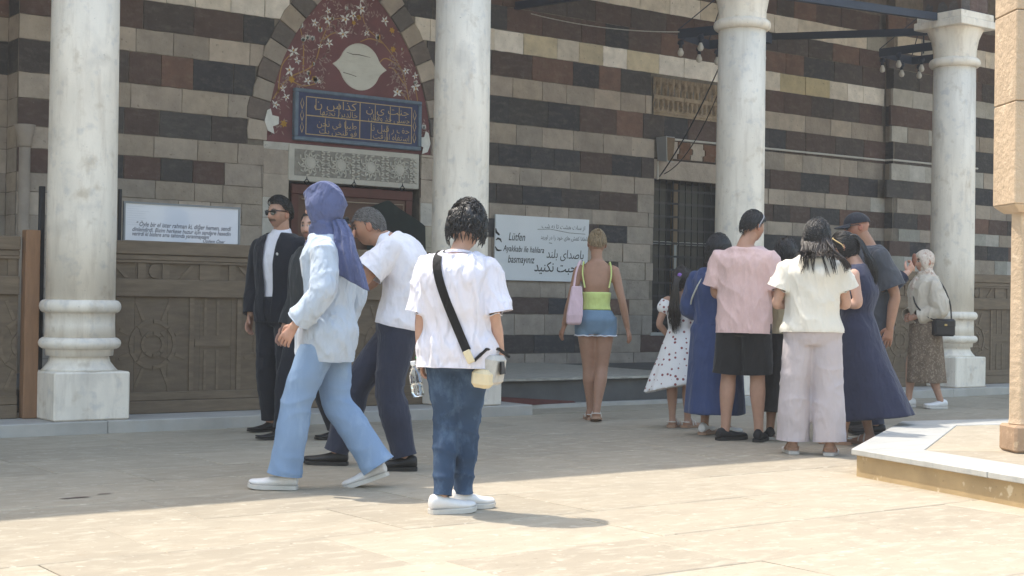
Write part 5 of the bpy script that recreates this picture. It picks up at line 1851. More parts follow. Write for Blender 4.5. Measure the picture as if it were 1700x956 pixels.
        if secs:
            mb = MB()
            m = 16
            vs, fs = [], []
            dq = catmull([(a, b, c) for a, b, c, d in secs], 4); dt = smoothrad([d for a, b, c, d in secs], 4)
            for v, tp in zip(dq, dt):
                yy, w, bt = v.x * L, v.y, v.z
                for k in range(m):
                    a = 2 * pi * k / m
                    zz = (bt + tp) / 2 + (tp - bt) / 2 * sin(a)
                    ww = w * (abs(cos(a)) ** 0.75) * (1 if cos(a) > 0 else -1) * (1 - 0.25 * max(0, sin(a)))
                    vs.append(xf((ww, yy, zz + up_toe(yy))))
            for i in range(len(dq) - 1):
                for k in range(m):
                    fs.append((i * m + k, i * m + (k + 1) % m, (i + 1) * m + (k + 1) % m, (i + 1) * m + k))
            fs.append(tuple(range(m - 1, -1, -1))); fs.append(tuple(range((len(dq) - 1) * m, len(dq) * m)))
            mb.add(vs, fs)
            up = mb.build(name, material, s.root, smooth=True)
        else:   # sandal: straps over a bare foot
            mb = MB()
            for yy in (.30, .12):
                pts = []
                for k in range(9):
                    a = pi * k / 8
                    pts.append(xf((.045 * cos(a), yy * L, .018 + (.045 if yy > .2 else .07) * sin(a))))
                mb.tube(pts, 0.006, 6)
            pts = [xf((.036 * cos(pi * k / 8), (-.15 - .1 * sin(pi * k / 8)) * L, .05)) for k in range(9)]
            mb.tube(pts, 0.005, 6)
            up = mb.build(name, material, s.root, smooth=True)
        sb.build('sole', sole_mat, up)
        if kind == 'sneaker':
            lc = MB()
            for k, yy in enumerate((.06, .13, .20, .27)):
                zt = .088 - (.088 - .060) * (yy - .02) / .22
                lc.tube([xf((-.018, yy * L, zt - .003)), xf((0, (yy + .01) * L, zt + .003)), xf((.018, yy * L, zt - .003))], 0.003, 5)
            lc.build('laces', sole_mat, up)
        return up

def hl_short(front=0.052, side=0.02, back=-0.055):
    """hairline mask for cropped hair"""
    def f(x, y, z):
        b = (y + 0.094) / 0.188           # 0 back .. 1 front
        if b > 0.62:
            lim = front - 0.9 * max(0, abs(x) - 0.045)
        elif b > 0.40:
            u = (b - 0.40) / 0.22
            lim = side * (1 - u) + (front - 0.02) * u
            if abs(x) < 0.04:
                lim = front
        else:
            u = b / 0.40
            lim = back * (1 - u) + side * u
        t_ = min(1, max(0, (z - lim) / 0.034))
        return t_ ** 0.6
    return f
# ================================================================ the people
SK1, SK2, SK3, SK4 = (0.47, 0.27, 0.19), (0.40, 0.22, 0.145), (0.34, 0.185, 0.12), (0.54, 0.33, 0.25)
M_WHITE = cloth('white_cotton', srgb(226, 224, 232), var=0.03, wrinkle=(.45, 8.0, (1.0, 1.0, .5), .018))
M_SOLE_W = mat('white_rubber_sole', srgb(204, 199, 192), 0.6, var=0.05, vscale=20)
M_SHOE_W = mat('white_shoe_leather', srgb(228, 224, 222), 0.55, var=0.05, vscale=25, bump=0.2, bscale=120)
M_SHOE_K = mat('black_shoe_leather', srgb(38, 36, 36), 0.45, var=0.1, vscale=20, bump=0.15, bscale=120)
M_SHOE_KN = mat('black_knit_shoe', srgb(42, 40, 42), 0.8, var=0.15, vscale=40, bump=0.4, bscale=200)
M_SOLE_K = mat('dark_rubber_sole', srgb(44, 42, 40), 0.7, var=0.05)
M_SUIT = cloth('black_suit_wool', srgb(36, 38, 46), var=0.08)
M_GREYJ = cloth('charcoal_jacket_wool', srgb(62, 64, 66), var=0.08)
M_GLASS = mat('black_sunglass_plastic', srgb(18, 18, 20), 0.15, var=0, spec=0.6)

def sunglasses(s, up=False, parent=None, material=None, tint=None):
    mb = MB()
    m = material or M_GLASS
    R_ = Matrix.Translation((0, 0.004, 0.0)) if not up else Matrix.Rotation(radians(52), 4, 'X') @ Matrix.Scale(1.13, 4)
    def P(x, y, z):
        return s.hm @ (R_ @ V((x, y, z)))
    for sd in (-1, 1):
        pts = [(sd * (0.034 + 0.026 * cos(a)), 0.092 - 0.0 * abs(cos(a)), 0.012 + (0.019 if sin(a) > 0 else 0.023) * sin(a)) for a in [2 * pi * k / 16 for k in range(16)]]
        f = [P(x, y - 0.25 * max(0, abs(x) - 0.03), z) for x, y, z in pts]
        b = [P(x, y - 0.004 - 0.25 * max(0, abs(x) - 0.03), z) for x, y, z in pts]
        mb.add(f + b, [tuple(range(16)), tuple(range(31, 15, -1))] + [(i, i + 16, (i + 1) % 16 + 16, (i + 1) % 16) for i in range(16)])
        mb.tube([P(sd * 0.06, 0.084, 0.024), P(sd * 0.074, 0.06, 0.022), P(sd * 0.079, 0.0, 0.02), P(sd * 0.078, -0.02, 0.008)], 0.004, 6)
    mb.tube([P(-0.014, 0.096, 0.018), P(0, 0.1, 0.02), P(0.014, 0.096, 0.018)], 0.004, 6)
    return mb.build('sunglasses', m, parent or s.root)

# ---------------------------------------------------------------- man in the black suit
p = Person(5.21, 9.97, 142, 1.80, 'man in black suit, white shirt and sunglasses standing before the carved screen', skin=SK1)
p.hd = dict(skin=SK1, brow=(.02, .014, .01), moustache=(.05, .03, .022), beard=(.2, .12, .09), beard_k=.45)
H = p.H
p.hf = V((0.18, 1, -0.03))
p.J['head'] = V((0.0, .03, .928 * H))
p.pose(el_r=(.27, -.04, 1.13), wr_r=(.25, .04, .88), el_l=(-.27, -.04, 1.13), wr_l=(-.25, .05, .88))
p.legk = .86
p.body()
p.shirt('shirt', M_WHITE, 0, 0.008, hem=0.6, collar=True, amp=0.004, seed=1)
p.trousers('trousers', M_SUIT, 1.0, 0.016, wide=0.006, hemr=.062, seed=2)
def open_jacket(p, material, sleeve=1.95, gap=0.055, off=0.026):
    """jacket with a V opening down the front: parts whose front centre is cut away"""
    o = p.shirt('jacket', material, sleeve, off, hem=0.25, amp=0.005, loose=0.25, seed=3, neck=True)
    bm = bmesh.new(); bm.from_mesh(o.data)
    nk, z0 = p.J['neck'].z, p.J['pelvis'].z
    front = lambda f: f.calc_center_median().y > 0.02
    for sd in (-1, 1):
        fs = [f for f in bm.faces if front(f)]
        geom = list({v for f in fs for v in f.verts}) + list({e for f in fs for e in f.edges}) + fs
        bmesh.ops.bisect_plane(bm, geom=geom, dist=1e-5, plane_co=(sd * gap * .62, 0, z0), plane_no=(1, 0, -sd * gap * .55 / (nk - z0)))
    bmesh.ops.bisect_plane(bm, geom=list(bm.verts) + list(bm.edges) + list(bm.faces), dist=1e-5, plane_co=(0, 0, nk + .012), plane_no=(0, 0, 1), clear_outer=True)
    dl = []
    for f in bm.faces:
        c = f.calc_center_median()
        w = gap * (.62 + .55 * (c.z - z0) / (nk - z0))
        if c.y > 0.02 and abs(c.x) < w:
            dl.append(f)
    bmesh.ops.delete(bm, geom=dl, context='FACES')
    bm.to_mesh(o.data); bm.free()
    sm = o.modifiers.new('t', 'SOLIDIFY'); sm.thickness = 0.006; sm.offset = 0
    return o
jk = open_jacket(p, M_SUIT)
MB().lathe([(0.007, 0), (0.012, 0.002), (0.007, 0.004)], 0, 0, 12).build('badge', mat('silver_badge', srgb(220, 220, 220), 0.3, var=0, metal=0.5), jk, loc=(-.085, .155, 1.36)).rotation_euler = (radians(80), 0, 0)
p.scalp('hair', M_HAIR_K, hl_short(0.07, 0.0, -0.05), 0.020, 0.010, 3, 300, 0.06, lambda q: V((-.4, .2, .6)), fuzz=.010)
sunglasses(p)
p.shoe('r', M_SHOE_K, M_SOLE_K, 'dress'); p.shoe('l', M_SHOE_K, M_SOLE_K, 'dress')

# ---------------------------------------------------------------- bearded man in the charcoal jacket
p = Person(5.16, 9.365, 128, 1.66, 'bearded man in charcoal jacket half hidden behind the woman in the blue headscarf', skin=SK4)
p.hd = dict(skin=SK4, brow=(.03, .02, .015), beard=(.09, .055, .04), beard_k=.85)
p.hf = V((-0.5, 1, 0.0))
p.pose(el_r=(.26, -.05, 1.03), wr_r=(.27, .05, .80), an_r=(.11, .18, .075), kn_r=(.1, .14, .47), an_l=(-.09, -.16, .075), kn_l=(-.08, 0, .47))
p.legk = .86
p.body()
p.shirt('shirt', M_GREYJ, 0, 0.01, hem=0.6, collar=True, seed=4)
p.shirt('jacket', M_GREYJ, 1.92, 0.024, hem=0.3, loose=.3, amp=.006, seed=5)
p.trousers('trousers', M_SUIT, 1.0, 0.016, hemr=.06, seed=6)
p.scalp('hair', M_HAIR_K, hl_short(0.072, 0.02, -0.05), 0.008, 0.003, 4, 120, 0.03)
p.shoe('r', M_SHOE_K, M_SOLE_K, 'dress'); p.shoe('l', M_SHOE_K, M_SOLE_K, 'dress')

# ---------------------------------------------------------------- woman in the blue headscarf, walking left
p = Person(3.90, 6.90, 76, 1.645, 'woman in blue headscarf, pale shirt and wide light jeans walking left', 'f', SK4, wf=1.0)
p.hd = dict(skin=SK4, brow=(.03, .02, .015))
H = p.H
p.hf = V((0.22, 1, -0.02))
p.J['head'] = V((0, .035, 1.525))
p.J['neck'] = V((0, .01, 1.375)); p.J['chest'] = V((0, .0, 1.185)); p.J['waist'] = V((0, -.005, 1.01))
p.pose(hip_l=(-.085, 0, .85), hip_r=(.085, 0, .85), kn_l=(-.10, .14, .48), an_l=(-.10, .20, .08), kn_r=(.10, -.03, .47), an_r=(.10, -.27, .115),
       el_l=(-.25, -.03, 1.055), wr_l=(-.235, .13, .875), el_r=(.23, -.10, 1.06), wr_r=(.25, -.02, .86))
p.hands['l'] = dict(d=V((0.05, .55, -.8)), n=V((-1, 0.1, 0)), curl=0.45)
p.toe = {'l': V((-.05, 1, 0)), 'r': V((.05, 1, 0))}
p.legk = .86
p.body()
M_JEANL = mat('light_blue_denim', srgb(134, 158, 190), 0.9, var=0.08, vscale=5, vstretch=(1, 1, .5), bump=0.4, bscale=260, bdist=0.002, spec=0.15, veins=(srgb(164, 184, 208), 5, (2, 2, .6), .5))
M_JEAND = mat('dark_blue_denim', srgb(64, 82, 108), 0.9, var=0.16, vscale=6, bump=0.4, bscale=260, bdist=0.002, spec=0.15, veins=(srgb(104, 126, 154), 6, (2, 2, 1.2), .55))
M_LINEN = cloth('pale_blue_linen', srgb(188, 199, 214), var=0.06, bump=0.5, bscale=150, wrinkle=(.55, 8.0, (1.0, 1.0, .45), .022))
p.trousers('jeans', M_JEANL, 1.02, 0.012, wide=0.018, hemr=.098, seed=8, amp=0.008)
p.tail = .115
p.shirt('long_shirt', M_LINEN, 1.86, 0.019, hem=-0.0, loose=.4, flare=0.018, amp=0.013, seed=9, collar=True, cuff=.006, slv=1.12)
MB().tube([(-.2 + .012 * cos(a), 0.14 + 0.0 * sin(a), .90 + .012 * sin(a)) for a in (0, 1, 2)], 0.002, 4)
M_SCARF = cloth('denim_blue_scarf', srgb(92, 100, 136), var=0.1, bump=0.5, bscale=180, wrinkle=(.6, 11.0, (1.0, 1.0, .5), .016))
mb = MB()
def hijab(p, mb, open_=0.05, big=1.16, tail=None):
    """scarf shell round the head and neck, leaving the face open"""
    NL, NJ = 40, 56
    vs, fs = [], []
    for i in range(NL + 1):
        lat = -pi / 2 + pi * i / NL
        for j in range(NJ):
            lon = 2 * pi * j / NJ
            x, y, z = head_point(lat, lon)
            if z < 0 and y < 0:
                y /= (1 - 0.36 * min(1, -z / .113))
            fx = max(0.0, 1 - sqrt((x / 0.058) ** 2 + ((z + 0.022) / 0.088) ** 2)) if y > 0.03 else 0
            sc_ = big + 0.02 * noise.noise((x * 15, y * 15, z * 15))
            if fx > 0:
                sc_ = big - (big - 0.90) * min(1, fx / 0.12)
            vs.append(p.hm @ (V((x, y, z)) * sc_))
    for i in range(NL):
        for j in range(NJ):
            fs.append((i * NJ + j, i * NJ + (j + 1) % NJ, (i + 1) * NJ + (j + 1) % NJ, (i + 1) * NJ + j))
    mb.add(vs, fs)
    nk = p.J['neck']
    ch = p.hm @ V((0, 0.0, -0.085))
    mb.tube(catmull([ch, ch.lerp(nk, .5), nk + V((0, .0, -.02)), nk + V((0, 0, -.06))], 4), smoothrad([.078, .082, .10, .115], 4), 22)
hijab(p, mb, big=1.26)
tl = MB()
vs, fs = [], []
ctr = catmull([(-.06, -.05, 1.46), (-.115, -.095, 1.39), (-.155, -.115, 1.31), (-.175, -.145, 1.22), (-.18, -.165, 1.12)], 6)
NW = 22
for i, c in enumerate(ctr):
    u = i / (len(ctr) - 1)
    w = .045 + .055 * u
    for side in (0, 1):
        for k in range(NW):
            t = (k / (NW - 1) - .5) * 2 * (1 if side == 0 else -1)
            pl_ = .012 * sin(t * 9 + u * 2) + .006 * sin(t * 17 + 1)
            q = V((c.x + .02, c.y + .005, c.z)) + V((.018 - .03 * (1 - t * t) * (1 - .4 * u), -t * w * .95, -.05 * t * u)) + V((-pl_, 0, 0)) * (.5 + .6 * u)
            vs.append(q + V((.004 if side else -.004, 0, 0)))
m_ = 2 * NW
for i in range(len(ctr) - 1):
    for k in range(m_):
        fs.append((i * m_ + k, i * m_ + (k + 1) % m_, (i + 1) * m_ + (k + 1) % m_, (i + 1) * m_ + k))
fs.append(tuple(range(m_ - 1, -1, -1))); fs.append(tuple(range((len(ctr) - 1) * m_, len(ctr) * m_)))
tl.add(vs, fs); tl.build('scarf_tail', M_SCARF, p.root, smooth=True)
def fsc(q):
    return 0.016 * (1 - abs(noise.noise((q.x * 9 + q.z * 4, q.y * 6 - q.z * 5, q.z * 2.2)))) ** 3 + 0.005 * noise.noise((q.x * 20, q.y * 12, q.z * 5))
p.garment('headscarf', mb, M_SCARF, fsc, 0.008, 3)
p.shoe('l', M_SHOE_W, M_SOLE_W, 'sneaker'); p.shoe('r', M_SHOE_W, M_SOLE_W, 'sneaker', lift=0.36)
hij = p

# ---------------------------------------------------------------- man bending to a camera
p = Person(4.605, 7.585, 80, 1.74, 'man in white short-sleeved shirt bending forward to look through a camera', 'm', SK2, wf=1.08)
p.hd = dict(skin=SK2, brow=(.05, .045, .04))
p.hf = V((0.0, 1, -0.30))
p.hu = V((0, .3, 1))
p.J['pelvis'] = V((0, -.17, .90)); p.J['waist'] = V((0, -.20, 1.05)); p.J['chest'] = V((0, -.195, 1.22)); p.J['neck'] = V((0, -.07, 1.385)); p.J['head'] = V((0, .04, 1.47))
p.pose(sh_l=(-.19, -.13, 1.335), sh_r=(.19, -.12, 1.335), el_l=(-.27, .05, 1.12), wr_l=(-.12, .16, 1.37), el_r=(.22, .08, 1.12), wr_r=(.09, .19, 1.34),
       hip_l=(-.09, -.17, .88), hip_r=(.09, -.17, .88), kn_l=(-.10, -.12, .49), an_l=(-.10, -.22, .08), kn_r=(.10, .12, .50), an_r=(.10, .24, .08))
p.hands['l'] = dict(d=V((.35, .25, .7)), n=V((-.8, .3, .2)), curl=0.6)
p.hands['r'] = dict(d=V((-.2, .3, .6)), n=V((.8, .3, .2)), curl=0.6)
p.toe = {'l': V((-.1, 1, 0)), 'r': V((.05, 1, 0))}
p.legk = .86
p.body()
M_NAVYT = cloth('dark_navy_trouser', srgb(52, 56, 72), var=0.07)
p.trousers('trousers', M_NAVYT, 1.0, 0.018, wide=0.014, hemr=.075, seed=11, amp=.008)
p.shirt('shirt', M_WHITE, 0.72, 0.022, hem=0.75, loose=.6, amp=.009, seed=12, collar=True, slv=1.2)
p.scalp('hair', M_HAIR_G, hl_short(0.055, -0.01, -0.07), 0.006, 0.002, 6, 420, 0.025)
p.shoe('l', M_SHOE_K, M_SOLE_K, 'sneaker'); p.shoe('r', M_SHOE_K, M_SOLE_K, 'sneaker')
photog = p
cm = empty('camera_in_hands', (0, 0, 0)); bpy.data.objects.remove(cm)
ca = empty('handheld_camera', p.root.matrix_basis @ V((-.01, .18, 1.465)), p.root.rotation_euler.z)
ca.rotation_euler.x = radians(-12)
M_CAMK = mat('black_camera_body', srgb(30, 30, 32), 0.5, var=0.1, vscale=40, bump=0.2, bscale=200)
MB().box(-.065, .065, -.025, .025, -.045, .04).build('camera_body', M_CAMK, ca, bevel=0.008)
MB().box(-.022, .022, -.028, .03, .04, .062).build('viewfinder_hump', M_CAMK, ca, bevel=0.006)
ln = MB().lathe([(.034, 0), (.036, .02), (.033, .022), (.033, .06), (.037, .064), (.037, .09)], 0, 0, 24)
ln.v = [(a, c + .025, b) for a, b, c in ln.v]
ln.build('lens', M_CAMK, ca, smooth=False)
MB().box(-.03, .03, -.03, -.024, -.03, .02).build('rear_screen', mat('camera_screen', srgb(120, 130, 140), .2, var=0), ca)
tag(ca, 'black camera held to the face of the bending man', 'camera')

# ---------------------------------------------------------------- woman in the white T-shirt, seen from behind
p = Person(4.0, 5.80, -14, 1.515, 'person in loose white T-shirt and blue jeans seen from behind, shoulder bag across the back', 'f', SK4, wf=1.06)
p.hd = dict(skin=SK4, brow=(.02, .014, .01))
p.hf = V((-.1, 1, -.35)); p.hu = V((0.05, .1, 1))
H = p.H
p.J['head'] = V((0.02, .06, 1.385)); p.J['neck'] = V((0, -.01, 1.255)); p.J['chest'] = V((0, -.02, 1.07))
p.pose(sh_l=(-.138, -.02, 1.185), sh_r=(.138, -.02, 1.185), el_l=(-.178, -.03, .945), wr_l=(-.19, .03, .735), el_r=(.185, -.02, .95), wr_r=(.20, .06, .755),
       hip_l=(-.075, 0, .77), hip_r=(.075, 0, .77), kn_l=(-.06, .03, .43), an_l=(-.055, -.05, .07), kn_r=(.035, .08, .43), an_r=(.005, .12, .07))
p.hands['l'] = dict(d=V((.05, .15, -1)), n=V((-1, -.2, 0)), curl=0.75)
p.hands['r'] = dict(d=V((-.05, .3, -1)), n=V((1, -.2, 0)), curl=0.3)
p.toe = {'l': V((1.0, .75, 0)), 'r': V((.95, .85, 0))}
p.legk = .86
p.body()
p.trousers('jeans', M_JEAND, 0.98, 0.005, wide=0.0, hemr=.050, seed=14, amp=.009, bunch=0.5, top=1.7)
p.shirt('t_shirt', cloth('thin_white_jersey', srgb(224, 221, 232), var=0.03, bump=.25, wrinkle=(.6, 8.0, (1.0, 1.0, .4), .022)), 0.95, 0.030, hem=0.08, loose=.85, flare=.006, amp=.015, seed=15, slv=1.14)
_nk = p.J['neck']
MB().tube([(_nk.x + .066 * cos(2 * pi * k / 24), _nk.y + .004 + .062 * sin(2 * pi * k / 24), _nk.z + .004 + .012 * sin(2 * pi * k / 24) * -1) for k in range(25)], .008, 8, cap=False).build('collar_rib', MATS['thin_white_jersey'], p.root, smooth=True)
def hl_t(x, y, z):
    return 1.0 if (y < 0.03 and z > -0.075) or z > 0.045 else max(0, min(1, (z - 0.0) / .03 if y < .06 else 0))
p.scalp('hair', M_HAIR_K, lambda x, y, z: min(1, max(0, (z + .052) / .03)) * hl_t(x, y, z), 0.026, 0.022, 8, 420, 0.055, lambda q: V((.3 * (1 if q.x > 0 else -1), -.3, -.6)) if q.z < .06 else V((.5, -.5, .1)), fuzz=.01, freq=30)
p.shoe('l', M_SHOE_W, M_SOLE_W, 'sneaker', sc=.98); p.shoe('r', M_SHOE_W, M_SOLE_W, 'sneaker', sc=.98, lift=0.05)
fm = p.hands['l']['m']
mb = MB()
MB().tube([(-.189 + .026 * cos(2 * pi * k / 12), .028 + .024 * sin(2 * pi * k / 12), .752 + .006 * cos(2 * pi * k / 12)) for k in range(13)], 0.006, 6, cap=False).build('green_wristband', cloth('green_wristband_cloth', srgb(96, 190, 120)), p.root)
tw = p
# bottle of water in the left hand
bt = empty('water_bottle', p.root.matrix_basis @ V((-.205, .035, .555)), p.root.rotation_euler.z)
bt.rotation_euler = (radians(6), radians(-8), p.root.rotation_euler.z)
M_PET = mat('clear_bottle_plastic', (0.92, 0.95, 0.97, 1), 0.06, var=0, trans=1.0, spec=0.5)
MB().lathe([(.004, .003), (.024, 0), (.030, .006), (.031, .03), (.029, .04), (.031, .05), (.031, .085), (.029, .095), (.030, .105), (.024, .13), (.012, .148), (.012, .16)], 0, 0, 28).build('bottle_body', M_PET, bt, smooth=True)
MB().lathe([(.004, .006), (.023, .004), (.028, .01), (.0285, .03), (.027, .04), (.0285, .05), (.0285, .068)], 0, 0, 28).build('water', mat('drinking_water', (0.95, 0.97, 0.98, 1), 0.02, var=0, trans=1.0), bt, smooth=True)
MB().lathe([(.0145, .158), (.0145, .176)], 0, 0, 20).build('cap', mat('pale_bottle_cap', srgb(220, 225, 230), .5, var=0), bt)
tag(bt, 'half-full clear plastic water bottle in the hand of the white T-shirt wearer', 'bottle')
# shoulder bag with black strap
bg = empty('shoulder_bag', p.root.location, p.root.rotation_euler.z)
M_BAGC = cloth('cream_bag_canvas', srgb(222, 206, 172), var=0.05)
M_BAGW = mat('white_mesh_pouch', srgb(196, 192, 186), .7, var=.1, vscale=40, bump=.3)
M_STRAP = cloth('black_webbing', srgb(34, 32, 32), var=.03)
def rbox(a, b, c, m, nm, par, loc, rot=(0, 0, 0), bev=.02):
    o = MB().box(-a, a, -b, b, -c, c).build(nm, m, par, bevel=bev, loc=loc)
    o.rotation_euler = rot
    return o
rbox(.050, .04, .045, M_BAGC, 'cream_pocket', bg, (.150, -.105, .66), (0, .1, -.35))
rbox(.038, .07, .072, M_BAGW, 'pouch', bg, (.19, -.05, .70), (0, .15, -.25))
MB().tube([(.12, -.16, .745), (.17, -.12, .80), (.21, -.03, .80), (.25, .03, .76)], .008, 6).build('zip', M_STRAP, bg)
MB().box(-.004, .004, -.05, .05, -.03, .03).build('dark_patch', M_STRAP, bg, loc=(.236, -.05, .71))
from mathutils.bvhtree import BVHTree
tsh = [c for c in p.root.children if c.name.startswith('t_shirt')][0].data
bvh = BVHTree.FromPolygons([v.co for v in tsh.vertices], [tuple(f.vertices) for f in tsh.polygons])
pts = []
for (x_, z_) in ((-.085, 1.27), (-.08, 1.235), (-.07, 1.19), (-.05, 1.12), (-.02, 1.03), (.015, .94), (.05, .86), (.085, .79)):
    if z_ > 1.25:
        h_ = bvh.ray_cast(V((x_, -.01, 2)), V((0, 0, -1)))[0]
        pts.append(V((x_ - .005, .05, h_.z - .005))); pts.append(h_ + V((0, 0, .008)))
    else:
        h_ = bvh.ray_cast(V((x_, -1, z_)), V((0, 1, 0)))[0]
        pts.append((h_ if h_ else V((x_, -.17, z_))) + V((0, -.012, .003)))
vs, fs = [], []
dp = catmull(pts, 5)
for i, q in enumerate(dp):
    tn = (dp[min(i + 1, len(dp) - 1)] - dp[max(i - 1, 0)]).normalized()
    nr = V((0, -1, .25)).normalized()
    if i < 8:
        nr = V((0, -.4 - .08 * i, 1 - .1 * i)).normalized()
    sd = tn.cross(nr).normalized() * .021
    vs += [q - sd, q + sd, q + sd - nr * .004, q - sd - nr * .004]
for i in range(len(dp) - 1):
    for k in range(4):
        fs.append((i * 4 + k, i * 4 + (k + 1) % 4, (i + 1) * 4 + (k + 1) % 4, (i + 1) * 4 + k))
sm = MB(); sm.add(vs, fs); sm.build('strap', M_STRAP, bg)
rbox(.018, .008, .032, M_BAGC, 'strap_end', bg, (pts[-1].x + .012, pts[-1].y - .004, .765), (0, -.45, 0), .004)
tag(bg, 'white and cream bag on a wide black strap behind the white T-shirt wearer', 'bag')

# ---------------------------------------------------------------- blonde woman with the pink tote
p = Person(8.15, 9.70, 3, 1.66, 'blonde woman in lime top and denim shorts walking away', 'f', SK2, wf=0.94)
p.hd = dict(skin=SK2, brow=(.1, .07, .04))
p.hu = V((0.06, 0, 1)); p.hf = V((-.05, 1, -.05))
p.pose(el_l=(-.225, -.05, 1.045), wr_l=(-.275, .06, .82), el_r=(.225, -.04, 1.045), wr_r=(.28, .02, .81),
       hip_l=(-.08, 0, .86), hip_r=(.08, 0, .86), kn_l=(-.055, .04, .47), an_l=(-.03, .08, .09), kn_r=(.06, .0, .47), an_r=(.01, -.12, .085))
p.hands['r'] = dict(d=V((.25, .1, -1)), n=V((.9, -.5, 0)), curl=.25)
p.hands['l'] = dict(d=V((-.3, .15, -.9)), n=V((-.9, -.4, 0)), curl=.35)
p.toe = {'l': V((-.05, 1, 0)), 'r': V((.05, 1, 0))}
p.body(feet=True)
M_LIME = cloth('lime_jersey', srgb(206, 218, 136), var=.04)
M_DEN = mat('washed_denim', srgb(122, 146, 168), .9, var=.12, vscale=7, bump=.4, bscale=260, bdist=.002, spec=.15)
mb = MB(); a0, a1 = p.axes()
torso(mb, p.spine(), a0, a1, [q for q in p.prof(.007) if 1.3 <= q[0] <= 2.75])
o = p.garment('lime_top', mb, M_LIME, None, .009, 3)
for sd in (-1, 1):
    MB().tube(catmull([(sd * .105, -.105, 1.16), (sd * .125, -.075, 1.28), (sd * .115, -.02, 1.385), (sd * .10, .06, 1.30)], 5), .007, 6).build('strap', M_LIME, o)
p.trousers('denim_shorts', M_DEN, -0.30, .014, wide=.012, top=1.75, seed=17, amp=.005)
for sd in (-1, 1):
    hp = p.J['hip_r' if sd > 0 else 'hip_l'].lerp(p.J['kn_r' if sd > 0 else 'kn_l'], .30)
    MB().tube([(hp.x + .112 * cos(2 * pi * k / 20), hp.y + .112 * sin(2 * pi * k / 20), hp.z + .004 * sin(k * 2.4)) for k in range(21)], .006, 5, cap=False).build('frayed_hem', M_WHITE, p.root)
p.scalp('hair', M_HAIR_Y, hl_short(.05, -.005, -.06), .012, .006, 9, 200, .06, lambda q: V((0, -.3, .7)))
b = MB()
bun = random.Random(5)
for k in range(46):
    a, l = bun.uniform(0, 6.28), bun.uniform(-1.2, 1.2)
    c = V((0, -.075, .085))
    pts = [c + V((cos(a + t * 1.6) * .036 * cos(l + t * .4), sin(l + t) * .03 - .01, sin(a + t * 1.6) * .036)) for t in (0, .4, .8, 1.2)]
    b.tube([p.hm @ q for q in pts], [.004, .007, .006, .003], 5)
bs = MB().lathe([(.004, -.03), (.02, -.026), (.032, -.005), (.03, .015), (.016, .03), (.003, .034)], 0, 0, 16)
b.add([p.hm @ (V((x, -.075 + z * .9, .085 + y))) for x, y, z in bs.v], bs.f)
b.build('hair_bun', M_HAIR_Y, p.root, smooth=True)
M_SANDAL = mat('tan_sandal_leather', srgb(176, 140, 116), .6, var=.05)
M_SANDALW = mat('white_sandal_strap', srgb(222, 214, 206), .5, var=.03)
p.shoe('l', M_SANDALW, M_SANDAL, 'sandal', name='sandal'); p.shoe('r', M_SANDALW, M_SANDAL, 'sandal', name='sandal', lift=.15)
tb = empty('tote_bag', p.root.location, p.root.rotation_euler.z)
M_TOTE = cloth('pale_pink_canvas', srgb(226, 196, 204), var=.05)
mb = MB()
vs = []
for (z, yb, yf, w) in ((1.17, -.13, .08, .015), (1.05, -.15, .11, .03), (.92, -.16, .15, .04), (.85, -.15, .16, .035), (.835, -.13, .15, .02)):
    vs += [(-.185 - w, yb - .03, z), (-.13 + w, yb - .06, z), (-.13 + w, yf - .08, z), (-.185 - w, yf + .01, z)]
fs = [(i * 4 + k, i * 4 + (k + 1) % 4, (i + 1) * 4 + (k + 1) % 4, (i + 1) * 4 + k) for i in range(4) for k in range(4)] + [(3, 2, 1, 0), (16, 17, 18, 19)]
mb.add([(x - .02 - .08 * max(0, (1.1 - z)), y, z) for x, y, z in vs], fs)
tbo = mb.build('bag_body', M_TOTE, tb, bevel=.012)
tbo.rotation_euler = (0, 0, 0)
for dy in (-.075, .0):
    MB().tube(catmull([(-.20, dy - .04, 1.16), (-.185, dy - .03, 1.28), (-.155, dy - .01, 1.372), (-.14, dy + .05, 1.38), (-.17, dy + .09, 1.26), (-.2, dy + .07, 1.16)], 5), .010, 6).build('handle', M_TOTE, tb)
tag(tb, 'pale pink canvas tote bag on the shoulder of the blonde woman', 'bag')

# ---------------------------------------------------------------- girl in the heart-print dress
p = Person(8.33, 8.82, -22, 1.34, 'small girl with long dark hair in white dress printed with red hearts', 'f', SK1, wf=.9)
p.hd = dict(skin=SK1, brow=(.02, .014, .01))
p.hscale = .92
p.J['head'] = V((0, .02, 1.235)); p.J['neck'] = V((0, -.004, 1.10))
p.pose(el_l=(-.17, -.05, .86), wr_l=(-.13, .07, .75), el_r=(.165, -.03, .86), wr_r=(.13, .1, .80), an_l=(-.06, .0, .06), an_r=(.055, .05, .06))
p.body(feet=True)
M_HEART = mat('white_cotton_with_red_print', srgb(234, 230, 228), .9, var=.04, vscale=8, bump=.3, bscale=200, bdist=.002, spec=.15, space='object')
nt = M_HEART.node_tree
N_, L_ = nt.nodes, nt.links
vo = N_.new('ShaderNodeTexVoronoi'); vo.inputs['Scale'].default_value = 23.0; vo.inputs['Randomness'].default_value = .55
tc_ = N_.new('ShaderNodeTexCoord'); L_.new(tc_.outputs['Object'], vo.inputs['Vector'])
cmp_ = N_.new('ShaderNodeMath'); cmp_.operation = 'LESS_THAN'; cmp_.inputs[1].default_value = .25
L_.new(vo.outputs['Distance'], cmp_.inputs[0])
mx_ = N_.new('ShaderNodeMix'); mx_.data_type = 'RGBA'
bs_ = N_['Principled BSDF']; src_ = bs_.inputs['Base Color'].links[0].from_socket
L_.new(cmp_.outputs[0], mx_.inputs[0]); L_.new(src_, mx_.inputs[6]); mx_.inputs[7].default_value = srgb(140, 78, 80)
